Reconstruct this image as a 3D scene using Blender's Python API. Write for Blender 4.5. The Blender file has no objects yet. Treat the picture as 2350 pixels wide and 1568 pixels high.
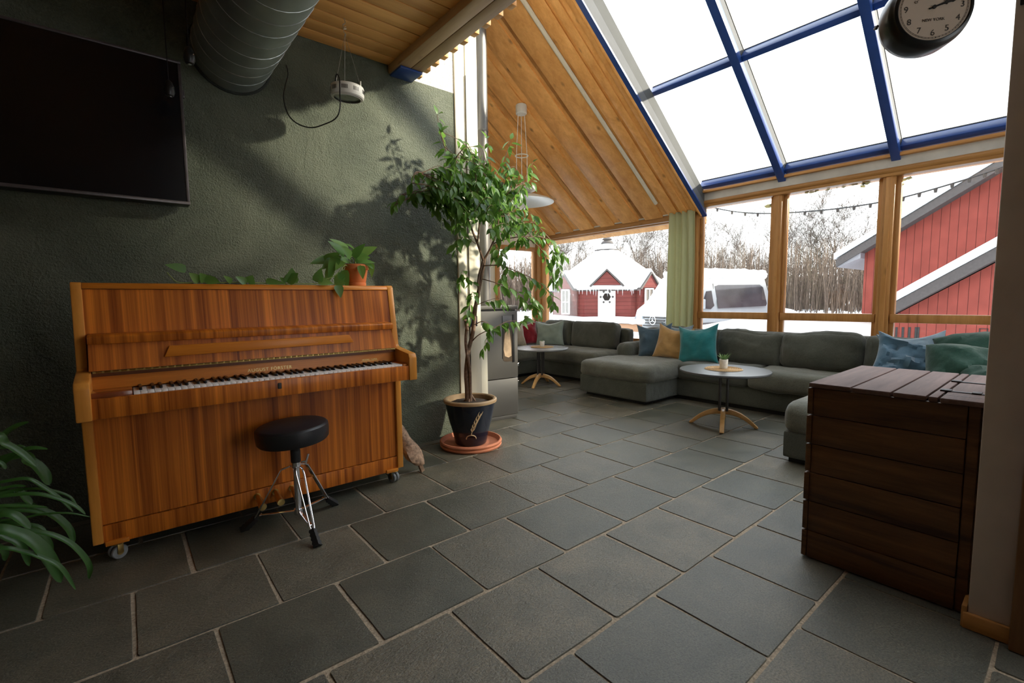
import bpy, bmesh, math, random
SKY, SUN, EXPO = 2.4, 10.5, 0.74
from mathutils import Vector, Matrix, noise
R = math.radians
C = bpy.context.scene.collection
rnd = random.Random(7)

# ------------------------------------------------------------------ camera
F, YAW, PIT, ROL, EYE = 1075.4, R(50.335), R(5.069), R(-0.652), 1.12
fw = Vector((math.cos(YAW)*math.cos(PIT), math.sin(YAW)*math.cos(PIT), -math.sin(PIT)))
rt0 = Vector((math.sin(YAW), -math.cos(YAW), 0)); up0 = rt0.cross(fw)
rt = rt0*math.cos(ROL) + up0*math.sin(ROL); up = up0*math.cos(ROL) - rt0*math.sin(ROL)
EYEP = Vector((0, 0, EYE))
cam = bpy.data.cameras.new('camera'); co = bpy.data.objects.new('camera', cam); C.objects.link(co)
cam.sensor_width = 36; cam.lens = 36*F/2350; cam.clip_start = .02; cam.clip_end = 400
m3 = Matrix((rt, up, -fw)).transposed().to_4x4(); m3.translation = EYEP
co.matrix_world = m3
bpy.context.scene.camera = co

def at(px, py, ax, v):
    """point of the room seen at a photo position, on the real plane x/y/z = v"""
    d = fw + rt*((px-1175)/F) - up*((py-784)/F)
    a = 'xyz'.index(ax)
    return EYEP + d*((v-EYEP[a])/d[a])

# ------------------------------------------------------------------ mesh helpers
ORG = {}
class MB:
    def __init__(s): s.bm = bmesh.new(); s.fl = None
    def _mark(s, fs, mi=0, smooth=True):
        for f in fs: f.material_index = mi; f.smooth = smooth
    def box(s, x0, x1, y0, y1, z0, z1, bev=0, mi=0, seg=2, M=None):
        t = bmesh.new(); bmesh.ops.create_cube(t, size=1)
        for v in t.verts: v.co = Vector(((x0+x1)/2+v.co.x*(x1-x0), (y0+y1)/2+v.co.y*(y1-y0), (z0+z1)/2+v.co.z*(z1-z0)))
        if bev: bmesh.ops.bevel(t, geom=t.edges[:], offset=bev, segments=seg, affect='EDGES', profile=.5)
        return s.join(t, mi, M)
    def join(s, t, mi=0, M=None):
        vm = {}
        t.verts.ensure_lookup_table()
        for v in t.verts: vm[v] = s.bm.verts.new(M @ v.co if M else v.co)
        out = []
        for f in t.faces:
            try: g = s.bm.faces.new([vm[v] for v in f.verts]); g.material_index = mi; g.smooth = True; out.append(g)
            except ValueError: pass
        t.free(); return out
    def prism(s, prof, ax, a, b, mi=0, bev=0, M=None):
        """prof: 2D points in the other two axes (x: yz, y: xz, z: xy)"""
        t = bmesh.new()
        def P(p, w): return {'x': (w, p[0], p[1]), 'y': (p[0], w, p[1]), 'z': (p[0], p[1], w)}[ax]
        A = [t.verts.new(P(p, a)) for p in prof]; B = [t.verts.new(P(p, b)) for p in prof]
        n = len(prof)
        t.faces.new(A); t.faces.new(B[::-1])
        for i in range(n): t.faces.new((A[i], B[i], B[(i+1) % n], A[(i+1) % n]))
        bmesh.ops.recalc_face_normals(t, faces=t.faces[:])
        if bev: bmesh.ops.bevel(t, geom=t.edges[:], offset=bev, segments=2, affect='EDGES', profile=.5)
        return s.join(t, mi, M)
    def tube(s, pts, r, n=10, mi=0, cap=True, closed=False):
        pts = [Vector(p) for p in pts]; k = len(pts)
        rs = r if isinstance(r, (list, tuple)) else [r]*k
        rings = []; prev = None
        for i, p in enumerate(pts):
            if closed: d = pts[(i+1) % k]-pts[i-1]
            else: d = pts[min(i+1, k-1)]-pts[max(i-1, 0)]
            if d.length < 1e-9: d = Vector((0, 0, 1))
            d.normalize()
            if prev is None:
                u = d.cross(Vector((0, 0, 1)))
                if u.length < 1e-3: u = d.cross(Vector((1, 0, 0)))
            else: u = prev - d*prev.dot(d)
            u.normalize(); prev = u; w = d.cross(u)
            rings.append([s.bm.verts.new(p+(u*math.cos(2*math.pi*j/n)+w*math.sin(2*math.pi*j/n))*rs[i]) for j in range(n)])
        for i in range(k if closed else k-1):
            a, b = rings[i], rings[(i+1) % k]
            for j in range(n):
                f = s.bm.faces.new((a[j], a[(j+1) % n], b[(j+1) % n], b[j])); f.smooth = True; f.material_index = mi
        if cap and not closed:
            for q, rev in ((rings[0], True), (rings[-1], False)):
                f = s.bm.faces.new(q[::-1] if rev else q); f.material_index = mi
    def lathe(s, prof, c=(0, 0, 0), n=40, mi=0, M=None, cap0=True, cap1=True, fn=None):
        """prof: (r, z) pairs, around z"""
        M = M or Matrix.Translation(Vector(c)); rings = []
        for r, z in prof:
            ring = []
            for j in range(n):
                a = 2*math.pi*j/n; v = Vector((r*math.cos(a), r*math.sin(a), z))
                if fn: v = fn(v)
                ring.append(s.bm.verts.new(M @ v))
            rings.append(ring)
        for a, b in zip(rings, rings[1:]):
            for j in range(n):
                f = s.bm.faces.new((a[j], a[(j+1) % n], b[(j+1) % n], b[j])); f.smooth = True; f.material_index = mi
        if cap0: f = s.bm.faces.new(rings[0][::-1]); f.material_index = mi
        if cap1: f = s.bm.faces.new(rings[-1]); f.material_index = mi
    def quad(s, *p, mi=0, smooth=False):
        f = s.bm.faces.new([s.bm.verts.new(q) for q in p]); f.material_index = mi; f.smooth = smooth; return f
    def grid(s, fn, nu, nv, mi=0, cu=False):
        g = [[s.bm.verts.new(fn(i/nu, j/nv)) for j in range(nv+1)] for i in range(nu+1)]
        for i in range(nu):
            for j in range(nv):
                f = s.bm.faces.new((g[i][j], g[i+1][j], g[i+1][j+1], g[i][j+1])); f.smooth = True; f.material_index = mi
    def pillow(s, w, h, t, M, pinch=.1, seed=0, N=22, wr=.012, mi=0, sag=.09):
        def P(u, v, sgn):
            x = w/2*u*(1-pinch*(1-v*v)**1.0*abs(u)); y = h/2*v*(1-pinch*(1-u*u)*abs(v))-(sag*h*(1-abs(u)**1.5)*v*v if v > 0 else 0)
            e = max(0, (1-u**4)*(1-v**4))**.5
            z = sgn*t/2*e*(.75+.25*(1-u*u)*(1-v*v))
            q = Vector((u*2.2+seed*7.3, v*2.2-seed*3.1, sgn*1.3+seed))
            k = noise.noise(q)*wr*2+noise.noise(q*2.7)*wr
            return M @ Vector((x, y, z+sgn*k*e))
        def sp(a): a = a*2-1; return math.copysign(1-(1-abs(a))**1.6, a)
        top = [[None]*(N+1) for _ in range(N+1)]; bot = [[None]*(N+1) for _ in range(N+1)]
        for i in range(N+1):
            for j in range(N+1):
                u, v = sp(i/N), sp(j/N); edge = i in (0, N) or j in (0, N)
                top[i][j] = s.bm.verts.new(P(u, v, 1))
                bot[i][j] = top[i][j] if edge else s.bm.verts.new(P(u, v, -1))
        for i in range(N):
            for j in range(N):
                for g, r in ((top, False), (bot, True)):
                    q = [g[i][j], g[i+1][j], g[i+1][j+1], g[i][j+1]]
                    if r: q = q[::-1]
                    try: f = s.bm.faces.new(q); f.smooth = True; f.material_index = mi
                    except ValueError: pass
    def rbox(s, x0, x1, y0, y1, z0, z1, r=.05, bulge=.0, wr=.006, seed=0, N=12, M=None, mi=0, fn=None):
        t = bmesh.new(); bmesh.ops.create_cube(t, size=2)
        bmesh.ops.subdivide_edges(t, edges=t.edges[:], cuts=N, use_grid_fill=True)
        hx, hy, hz = (x1-x0)/2, (y1-y0)/2, (z1-z0)/2; c = Vector(((x0+x1)/2, (y0+y1)/2, (z0+z1)/2))
        r = min(r, hx, hy, hz)
        def den(a): return math.copysign(1-(1-abs(a))**1.5, a)
        for v in t.verts:
            p = Vector([den(q) for q in v.co]); u = p.copy()
            p = Vector((p.x*hx, p.y*hy, p.z*hz))
            inn = Vector((max(-hx+r, min(hx-r, p.x)), max(-hy+r, min(hy-r, p.y)), max(-hz+r, min(hz-r, p.z))))
            d = p-inn
            if d.length > 1e-6: p = inn+d.normalized()*r; nn = d.normalized()
            else: nn = Vector((0, 0, 0))
            b = bulge
            p += Vector((u.x*b*(1-u.y**2)*(1-u.z**2), u.y*b*(1-u.x**2)*(1-u.z**2), u.z*b*(1-u.x**2)*(1-u.y**2)))
            q = p*5+Vector((seed*5.1, seed*2.3, seed*1.7))
            p += nn*(noise.noise(q)*wr*1.5+noise.noise(q*3)*wr)
            if fn: p = fn(p, u)
            v.co = p+c
        bmesh.ops.recalc_face_normals(t, faces=t.faces[:])
        return s.join(t, mi, M)
    def text(s, body, size, M, extrude=.0004, mi=0, align='CENTER', space=1.0):
        cu = bpy.data.curves.new('t', 'FONT'); cu.body = body; cu.size = size; cu.extrude = extrude
        cu.align_x = align; cu.align_y = 'CENTER'; cu.space_character = space
        o = bpy.data.objects.new('t', cu); C.objects.link(o)
        dg = bpy.context.evaluated_depsgraph_get(); me = bpy.data.meshes.new_from_object(o.evaluated_get(dg))
        t = bmesh.new(); t.from_mesh(me); s.join(t, mi, M)
        bpy.data.objects.remove(o); bpy.data.curves.remove(cu); bpy.data.meshes.remove(me)
    def build(s, name, mats, parent=None, org=None, sharp=35, **props):
        me = bpy.data.meshes.new(name)
        o = org if org is not None else (ORG.get(parent.name, Vector((0, 0, 0))) if parent else Vector((0, 0, 0)))
        o = Vector(o)
        for v in s.bm.verts: v.co = v.co - o
        s.bm.to_mesh(me); s.bm.free()
        for m in (mats if isinstance(mats, (list, tuple)) else [mats]): me.materials.append(m)
        if sharp: me.set_sharp_from_angle(angle=R(sharp))
        ob = bpy.data.objects.new(name, me); C.objects.link(ob)
        if parent: ob.parent = parent
        else: ob.location = o
        ORG[ob.name] = o
        for k, v in props.items(): ob[k] = v
        return ob

def thing(name, label, cat, loc=(0, 0, 0), group=None):
    o = bpy.data.objects.new(name, None); C.objects.link(o); o.location = loc; o.empty_display_size = .1
    o['label'] = label; o['category'] = cat
    if group: o['group'] = group
    ORG[o.name] = Vector(loc); return o
def tag(o, label, cat, group=None, kind=None):
    o['label'] = label; o['category'] = cat
    if group: o['group'] = group
    if kind: o['kind'] = kind
    return o
def struct(mb, name, mat, sharp=35, parent=None, label=None):
    o = mb.build(name, mat, parent=parent, sharp=sharp)
    if not parent: o['kind'] = 'structure'
    if label: o['label'] = label
    return o
def copy_tree(o, parent=None):
    c = o.copy(); C.objects.link(c)
    if parent: c.parent = parent
    for ch in list(o.children): copy_tree(ch, c)
    return c
def cr(pts, n=8):
    """smooth curve through points"""
    P = [Vector(p) for p in pts]; P = [P[0]*2-P[1]]+P+[P[-1]*2-P[-2]]; out = []
    for i in range(1, len(P)-2):
        for k in range(n):
            t = k/n
            out.append(.5*((2*P[i])+(P[i+1]-P[i-1])*t+(2*P[i-1]-5*P[i]+4*P[i+1]-P[i+2])*t*t+(3*P[i]-P[i-1]-3*P[i+1]+P[i+2])*t**3))
    out.append(P[-2]); return out
def frame(origin, x, z):
    z = Vector(z).normalized(); x = Vector(x); x = (x-z*x.dot(z)).normalized(); y = z.cross(x)
    m = Matrix((x, y, z)).transposed().to_4x4(); m.translation = Vector(origin); return m

# ------------------------------------------------------------------ materials
def mat(name): 
    m = bpy.data.materials.new(name); m.use_nodes = True; nt = m.node_tree; nt.nodes.clear()
    out = nt.nodes.new('ShaderNodeOutputMaterial'); b = nt.nodes.new('ShaderNodeBsdfPrincipled')
    nt.links.new(b.outputs[0], out.inputs[0]); return m, nt, b, out
def N(nt, typ, **kw):
    n = nt.nodes.new('ShaderNode'+typ)
    for k, v in kw.items():
        if k in n.inputs: n.inputs[k].default_value = v
        else: setattr(n, k, v)
    return n
def coords(nt, scale=(1, 1, 1), rot=(0, 0, 0)):
    tc = N(nt, 'TexCoord'); mp = N(nt, 'Mapping'); mp.inputs['Scale'].default_value = scale; mp.inputs['Rotation'].default_value = rot
    nt.links.new(tc.outputs['Object'], mp.inputs[0]); return mp.outputs[0]
def ramp(nt, fac, stops):
    r = N(nt, 'ValToRGB'); e = r.color_ramp.elements
    while len(e) < len(stops): e.new(.5)
    for i, (p, c) in enumerate(stops): e[i].position = p; e[i].color = (*c, 1)
    nt.links.new(fac, r.inputs[0]); return r.outputs[0]
def bump(nt, b, h, strength=.3, dist=.01, prev=None):
    n = N(nt, 'Bump'); n.inputs['Strength'].default_value = strength; n.inputs['Distance'].default_value = dist
    nt.links.new(h, n.inputs['Height'])
    if prev: nt.links.new(prev, n.inputs['Normal'])
    nt.links.new(n.outputs[0], b.inputs['Normal']); return n.outputs[0]
def plain(name, col, rough=.5, metal=0, spec=.5, nz=0, nscale=40, bs=0, var=.15, **kw):
    m, nt, b, o = mat(name)
    b.inputs['Base Color'].default_value = (*col, 1); b.inputs['Roughness'].default_value = rough
    b.inputs['Metallic'].default_value = metal; b.inputs['Specular IOR Level'].default_value = spec
    n = N(nt, 'TexNoise', Scale=nscale, Detail=4.0); nt.links.new(coords(nt), n.inputs['Vector'])
    c = ramp(nt, n.outputs[0], [(.3, tuple(x*(1-var) for x in col)), (.7, tuple(min(1, x*(1+var)) for x in col))])
    nt.links.new(c, b.inputs['Base Color'])
    if bs: bump(nt, b, n.outputs[0], bs, .004)
    for k, v in kw.items(): b.inputs[k.replace('_', ' ')].default_value = v
    return m
def mathn(nt, op, a, b=None, v=None, clamp=False):
    n = N(nt, 'Math', operation=op); n.use_clamp = clamp
    nt.links.new(a, n.inputs[0])
    if b is not None: nt.links.new(b, n.inputs[1])
    if v is not None: n.inputs[1].default_value = v
    return n.outputs[0]
def mixc(nt, fac, a, b, mode='MIX'):
    n = N(nt, 'Mix', data_type='RGBA', blend_type=mode)
    for s, x in ((0, fac), (6, a), (7, b)):
        if hasattr(x, 'links'): nt.links.new(x, n.inputs[s])
        else: n.inputs[s].default_value = x if s == 0 else (*x, 1)
    return n.outputs[2]
def wood(name, dark, light, axis='x', freq=1.0, rough=.45, knots=.0, island=.25, spec=.4, bumpy=.15, stretch=12, streak=None, coat=0, across=None):
    """grain runs along axis"""
    m, nt, b, o = mat(name); s = [freq*stretch]*3; s['xyz'.index(axis)] = freq
    if across: s = [freq]*3; s['xyz'.index(across)] = freq*stretch
    v = coords(nt, s)
    g = N(nt, 'NewGeometry'); 
    sh = N(nt, 'CombineXYZ'); k = mathn(nt, 'MULTIPLY', g.outputs['Random Per Island'], v=37.0)
    for i in range(3): nt.links.new(k, sh.inputs[i])
    vv = N(nt, 'VectorMath', operation='ADD'); nt.links.new(v, vv.inputs[0]); nt.links.new(sh.outputs[0], vv.inputs[1])
    n1 = N(nt, 'TexNoise', Scale=1.0, Detail=6.0, Roughness=.6, Distortion=.4); nt.links.new(vv.outputs[0], n1.inputs['Vector'])
    n2 = N(nt, 'TexNoise', Scale=6.0, Detail=4.0, Roughness=.7); nt.links.new(vv.outputs[0], n2.inputs['Vector'])
    f = mathn(nt, 'ADD', mathn(nt, 'MULTIPLY', n1.outputs[0], v=.75), mathn(nt, 'MULTIPLY', n2.outputs[0], v=.25))
    mid = tuple((a+c)/2 for a, c in zip(dark, light))
    col = ramp(nt, f, [(.34, dark), (.5, mid), (.64, light)])
    isl = N(nt, 'MapRange'); isl.inputs['To Min'].default_value = 1-island; isl.inputs['To Max'].default_value = 1+island*.6
    nt.links.new(g.outputs['Random Per Island'], isl.inputs[0])
    mul = N(nt, 'VectorMath', operation='SCALE'); nt.links.new(col, mul.inputs[0]); nt.links.new(isl.outputs[0], mul.inputs['Scale'])
    col = mul.outputs[0]
    if knots:
        ks = [7*freq]*3; ks['xyz'.index(axis)] = 2.6*freq
        v3 = coords(nt, ks); a3 = N(nt, 'VectorMath', operation='ADD'); nt.links.new(v3, a3.inputs[0]); nt.links.new(sh.outputs[0], a3.inputs[1])
        vo = N(nt, 'TexVoronoi', Scale=1.0, Randomness=1.0); nt.links.new(a3.outputs[0], vo.inputs['Vector'])
        kf = N(nt, 'MapRange'); kf.inputs['From Min'].default_value = .03; kf.inputs['From Max'].default_value = .16
        kf.inputs['To Min'].default_value = knots; kf.inputs['To Max'].default_value = 0
        nt.links.new(vo.outputs['Distance'], kf.inputs[0])
        col = mixc(nt, kf.outputs[0], col, tuple(x*.25 for x in dark))
    nt.links.new(col, b.inputs['Base Color'])
    b.inputs['Roughness'].default_value = rough; b.inputs['Specular IOR Level'].default_value = spec
    b.inputs['Coat Weight'].default_value = coat; b.inputs['Coat Roughness'].default_value = .2
    if bumpy: bump(nt, b, f, bumpy, .004)
    return m
def fabric(name, col, scale=420, var=.5, rough=.95, sheen=.3):
    m, nt, b, o = mat(name)
    n = N(nt, 'TexNoise', Scale=scale, Detail=3.0, Roughness=.8); v = coords(nt, (1, 1, .5)); nt.links.new(v, n.inputs['Vector'])
    n2 = N(nt, 'TexNoise', Scale=6.0, Detail=3.0); nt.links.new(coords(nt), n2.inputs['Vector'])
    c = ramp(nt, n.outputs[0], [(.35, tuple(x*(1-var) for x in col)), (.65, tuple(x*(1+var) for x in col))])
    c2 = ramp(nt, n2.outputs[0], [(.3, (.8, .8, .8)), (.7, (1.15, 1.15, 1.15))])
    nt.links.new(mixc(nt, 1.0, c, c2, 'MULTIPLY'), b.inputs['Base Color'])
    b.inputs['Roughness'].default_value = rough; b.inputs['Sheen Weight'].default_value = sheen; b.inputs['Specular IOR Level'].default_value = .2
    p = bump(nt, b, n.outputs[0], .5, .002); n3 = N(nt, 'TexNoise', Scale=14.0, Detail=4.0); nt.links.new(coords(nt), n3.inputs['Vector'])
    bump(nt, b, n3.outputs[0], .35, .02, p)
    return m
def velvet(name, col):
    m = fabric(name, col, scale=900, var=.15, rough=.7, sheen=.6); return m
def leafmat(name, a, c, trans=.35, rough=.35):
    m, nt, b, o = mat(name)
    g = N(nt, 'NewGeometry'); cc = ramp(nt, g.outputs['Random Per Island'], [(0, a), (.7, tuple((x+y)/2 for x, y in zip(a, c))), (1, c)])
    nt.links.new(cc, b.inputs['Base Color']); b.inputs['Roughness'].default_value = rough
    t = N(nt, 'BsdfTranslucent'); tc = mixc(nt, .5, cc, tuple(min(1, x*2.2) for x in c)); nt.links.new(tc, t.inputs[0])
    mx = N(nt, 'MixShader'); mx.inputs[0].default_value = trans
    nt.links.new(b.outputs[0], mx.inputs[1]); nt.links.new(t.outputs[0], mx.inputs[2]); nt.links.new(mx.outputs[0], o.inputs[0])
    return m
def glass(name, tint=(.97, .985, .98), frost=0, frostcol=(.8, .8, .78)):
    m, nt, b, o = mat(name); nt.nodes.remove(b)
    t = N(nt, 'BsdfTransparent'); t.inputs[0].default_value = (*tint, 1)
    g = N(nt, 'BsdfGlossy'); g.inputs['Roughness'].default_value = .01
    fr = N(nt, 'Fresnel', IOR=1.35); mx = N(nt, 'MixShader')
    nt.links.new(fr.outputs[0], mx.inputs[0]); nt.links.new(t.outputs[0], mx.inputs[1]); nt.links.new(g.outputs[0], mx.inputs[2])
    res = mx.outputs[0]
    if frost:
        d = N(nt, 'BsdfTranslucent'); d.inputs[0].default_value = (*frostcol, 1); m2 = N(nt, 'MixShader'); m2.inputs[0].default_value = frost
        nt.links.new(res, m2.inputs[1]); nt.links.new(d.outputs[0], m2.inputs[2]); res = m2.outputs[0]
    nt.links.new(res, o.inputs[0]); return m

# slate floor
def slate():
    m, nt, b, o = mat('slate_tile')
    g = N(nt, 'NewGeometry'); v = coords(nt)
    n1 = N(nt, 'TexNoise', Scale=5.0, Detail=6.0, Roughness=.6, Distortion=.6); nt.links.new(v, n1.inputs['Vector'])
    n2 = N(nt, 'TexNoise', Scale=160.0, Detail=5.0, Roughness=.75); nt.links.new(v, n2.inputs['Vector'])
    c1 = ramp(nt, n1.outputs[0], [(.3, (.068, .066, .050)), (.5, (.100, .092, .071)), (.7, (.135, .118, .088))])
    c2 = ramp(nt, n2.outputs[0], [(.36, (.42, .42, .42)), (.64, (1.55, 1.55, 1.5))])
    c = mixc(nt, 1.0, c1, c2, 'MULTIPLY')
    tone = ramp(nt, g.outputs['Random Per Island'], [(0, (.70, .76, .70)), (.5, (1, 1, .96)), (1, (1.25, 1.18, 1.05))])
    nt.links.new(mixc(nt, 1.0, c, tone, 'MULTIPLY'), b.inputs['Base Color'])
    rr = N(nt, 'MapRange'); rr.inputs['To Min'].default_value = .24; rr.inputs['To Max'].default_value = .46
    nt.links.new(n1.outputs[0], rr.inputs[0]); nt.links.new(rr.outputs[0], b.inputs['Roughness'])
    b.inputs['Specular IOR Level'].default_value = .8
    n3 = N(nt, 'TexNoise', Scale=38.0, Detail=5.0, Roughness=.6, Distortion=1.2); nt.links.new(coords(nt, (1, 1.6, 1)), n3.inputs['Vector'])
    n4 = N(nt, 'TexNoise', Scale=7.0, Detail=3.0); nt.links.new(v, n4.inputs['Vector'])
    mask = ramp(nt, g.outputs['Random Per Island'], [(0, (.35, .35, .35)), (1, (1, 1, 1))])
    h3 = mathn(nt, 'MULTIPLY', n3.outputs[0], mask)
    p = bump(nt, b, h3, .58, .010); p = bump(nt, b, n2.outputs[0], .65, .0038, p); bump(nt, b, n4.outputs[0], .10, .02, p)
    return m
def plaster(name, a, c, rough=.5, spec=.5):
    m, nt, b, o = mat(name); v = coords(nt)
    n1 = N(nt, 'TexNoise', Scale=115.0, Detail=4.0, Roughness=.6); nt.links.new(v, n1.inputs['Vector'])
    n2 = N(nt, 'TexNoise', Scale=2.4, Detail=5.0, Roughness=.55, Distortion=.8); nt.links.new(v, n2.inputs['Vector'])
    n3 = N(nt, 'TexNoise', Scale=30.0, Detail=3.0, Distortion=.6); nt.links.new(coords(nt, (.35, 1, 2.2)), n3.inputs['Vector'])
    nt.links.new(ramp(nt, n2.outputs[0], [(.35, a), (.65, c)]), b.inputs['Base Color'])
    b.inputs['Roughness'].default_value = rough; b.inputs['Specular IOR Level'].default_value = spec
    p = bump(nt, b, n2.outputs[0], .3, .10); p = bump(nt, b, n3.outputs[0], .25, .016, p); bump(nt, b, n1.outputs[0], 1.0, .012, p)
    return m

M = {}
M['slate'] = slate()
M['grout'] = plain('sandy_grout', (.36, .28, .195), .95, nscale=120, bs=.6, var=.35)
M['green_wall'] = plaster('dark_green_plaster', (.078, .094, .058), (.132, .150, .098), .42, .6)
M['white_wall'] = plaster('white_plaster', (.74, .72, .66), (.80, .78, .72), .8, .2)
M['room_wall'] = plain('warm_cream_wall_paint', (.36, .32, .26), .8, nscale=8, bs=.1)
M['pine'] = wood('golden_pine_boards', (.70, .31, .078), (.95, .50, .165), 'x', .8, .5, knots=.75, island=.22)
M['pine_low'] = wood('golden_pine_panelling', (.70, .31, .075), (.95, .50, .15), 'x', .8, .5, knots=.75, island=.25)
M['pine_y'] = wood('varnished_pine_frame', (.42, .185, .048), (.62, .31, .10), 'y', 1.2, .4, knots=.5)
M['pine_z'] = wood('varnished_pine_post', (.40, .18, .05), (.60, .30, .10), 'z', 1.2, .4, knots=.5)
M['beam'] = wood('pale_pine_beam', (.42, .25, .11), (.58, .37, .18), 'y', 1.2, .5, knots=.6)
M['cream'] = wood('cream_painted_boards', (.70, .64, .50), (.78, .73, .60), 'z', 1.0, .55, island=.05, bumpy=.1)
M['fascia'] = plain('grey_white_fascia', (.58, .55, .50), .7, nscale=5, var=.15)
M['blue'] = plain('blue_gloss_paint', (.022, .065, .26), .28, nscale=10, var=.1)
M['alu'] = plain('pale_aluminium_bar', (.115, .125, .14), .5, nscale=5, var=.05)
M['alu2'] = plain('pale_painted_bar', (.125, .13, .14), .7, spec=.2, nscale=5, var=.05)
M['alu3'] = plain('grey_painted_bar', (.085, .088, .09), .7, spec=.2, nscale=5, var=.05)
M['rubber'] = plain('black_rubber', (.012, .012, .012), .6)
M['black'] = plain('black_paint', (.01, .01, .01), .4)
M['glass'] = glass('window_glass')
M['frosted'] = glass('frosted_glass', frost=.75)
M['mahog'] = wood('striped_mahogany_veneer', (.17, .032, .004), (.80, .24, .026), 'z', .33, .36, island=.0, stretch=95, bumpy=.0, coat=.06, spec=.25, across='x')
M['mahog_x'] = wood('plain_mahogany', (.50, .14, .012), (.78, .27, .030), 'x', .9, .34, island=.05, stretch=16, bumpy=.03, coat=.06, spec=.25)
M['mahog_e'] = wood('light_mahogany_edge', (.56, .21, .032), (.76, .32, .055), 'z', .9, .36, island=.05, stretch=16, bumpy=.03, coat=.06, spec=.25)
M['brass'] = plain('aged_brass', (.55, .38, .13), .3, metal=1, nscale=30)
M['gold'] = plain('gold_letter', (.75, .55, .2), .35, metal=.6)
M['ivory'] = plain('white_key', (.80, .77, .72), .25, nscale=5, var=.03)
M['ebony'] = plain('black_key', (.012, .011, .012), .3)
M['chrome'] = plain('chrome', (.75, .75, .76), .12, metal=1, var=.03)
M['vinyl'] = plain('black_vinyl', (.013, .013, .015), .42, nscale=200, bs=.15)
M['sofa'] = fabric('charcoal_green_weave', (.072, .076, .060))
M['sofa_l'] = fabric('grey_green_seat_weave', (.125, .125, .098))
M['plinth'] = plain('black_plinth', (.008, .008, .008), .7)
M['crate'] = wood('dark_stained_planks', (.050, .020, .007), (.19, .085, .030), 'y', 1.3, .5, knots=.8, island=.2, bumpy=.3)
M['crate_t'] = wood('worn_stained_planks', (.085, .045, .036), (.17, .10, .082), 'x', 1.3, .68, knots=.8, island=.15, bumpy=.3)
M['iron'] = plain('dark_iron', (.03, .026, .024), .6)
M['stove'] = plain('grey_stove_steel', (.125, .118, .108), .42, metal=.5, nscale=4, var=.04)
M['pipe'] = plain('brushed_flue_steel', (.20, .195, .19), .42, metal=.7, nscale=4, var=.05)
M['terra'] = plain('terracotta', (.52, .175, .085), .75, nscale=14, bs=.1)
M['terra2'] = plain('orange_terracotta', (.62, .19, .06), .7, nscale=14, bs=.1)
M['potglaze'] = plain('dark_blue_glaze', (.008, .011, .022), .12, nscale=6)
M['potrim'] = plain('tan_glazed_rim', (.36, .24, .13), .4, nscale=20)
M['soil'] = plain('potting_soil', (.035, .022, .014), .95, nscale=60, bs=1.0, var=.6)
M['bark'] = plain('ficus_bark', (.16, .095, .06), .8, nscale=60, bs=.6, var=.35)
M['ficus'] = leafmat('ficus_leaf', (.030, .085, .018), (.14, .27, .045), .4)
M['pothos'] = leafmat('pothos_leaf', (.07, .19, .035), (.20, .36, .08), .35)
M['clivia'] = leafmat('strap_leaf', (.018, .065, .012), (.06, .17, .022), .2, .42)
M['succ'] = leafmat('succulent_leaf', (.06, .14, .04), (.16, .27, .08), .15)
M['vine'] = plain('pale_green_stem', (.22, .30, .08), .6)
M['whitepot'] = plain('white_ceramic', (.72, .70, .65), .5)
M['woven'] = plain('woven_straw', (.46, .30, .15), .9, nscale=180, bs=1.0, var=.4)
M['tabletop'] = plain('grey_laminate', (.085, .09, .095), .34, nscale=8, var=.06)
M['tabletop2'] = plain('pale_grey_laminate', (.22, .22, .22), .25, nscale=8, var=.06)
M['tableedge'] = plain('dark_table_edge', (.05, .045, .04), .5)
M['birch'] = wood('lacquered_birch', (.56, .30, .10), (.70, .42, .17), 'x', 1.5, .3, island=.05, bumpy=.03)
M['duct'] = plain('galvanised_duct', (.34, .39, .37), .42, metal=.6, nscale=6, var=.2)
M['duct_rib'] = plain('galvanised_seam', (.42, .44, .42), .35, metal=.8)
M['tvscreen'] = plain('tv_screen', (.006, .0055, .007), .18)
M['tvframe'] = plain('grey_tv_bezel', (.10, .085, .085), .35, metal=.4)
M['lampwhite'] = plain('white_lamp_plastic', (.72, .71, .66), .35, var=.02)
M['cord'] = plain('white_cord', (.75, .72, .66), .5)
M['wire'] = plain('steel_wire', (.45, .44, .40), .35, metal=.8)
M['lens'] = plain('lamp_lens', (.10, .12, .10), .15)
M['face'] = plain('aged_clock_face', (.52, .42, .33), .5, nscale=12, var=.06)
M['ink'] = plain('dark_ink', (.025, .016, .012), .6)
M['clockcase'] = plain('black_bronze_case', (.018, .019, .020), .3, metal=.4)
M['curtain'] = leafmat('sage_curtain', (.52, .53, .33), (.52, .53, .33), .35, .95)
M['snow'] = plain('snow', (.86, .88, .91), .7, nscale=3, var=.04, bs=.2)
M['barn'] = None

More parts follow.
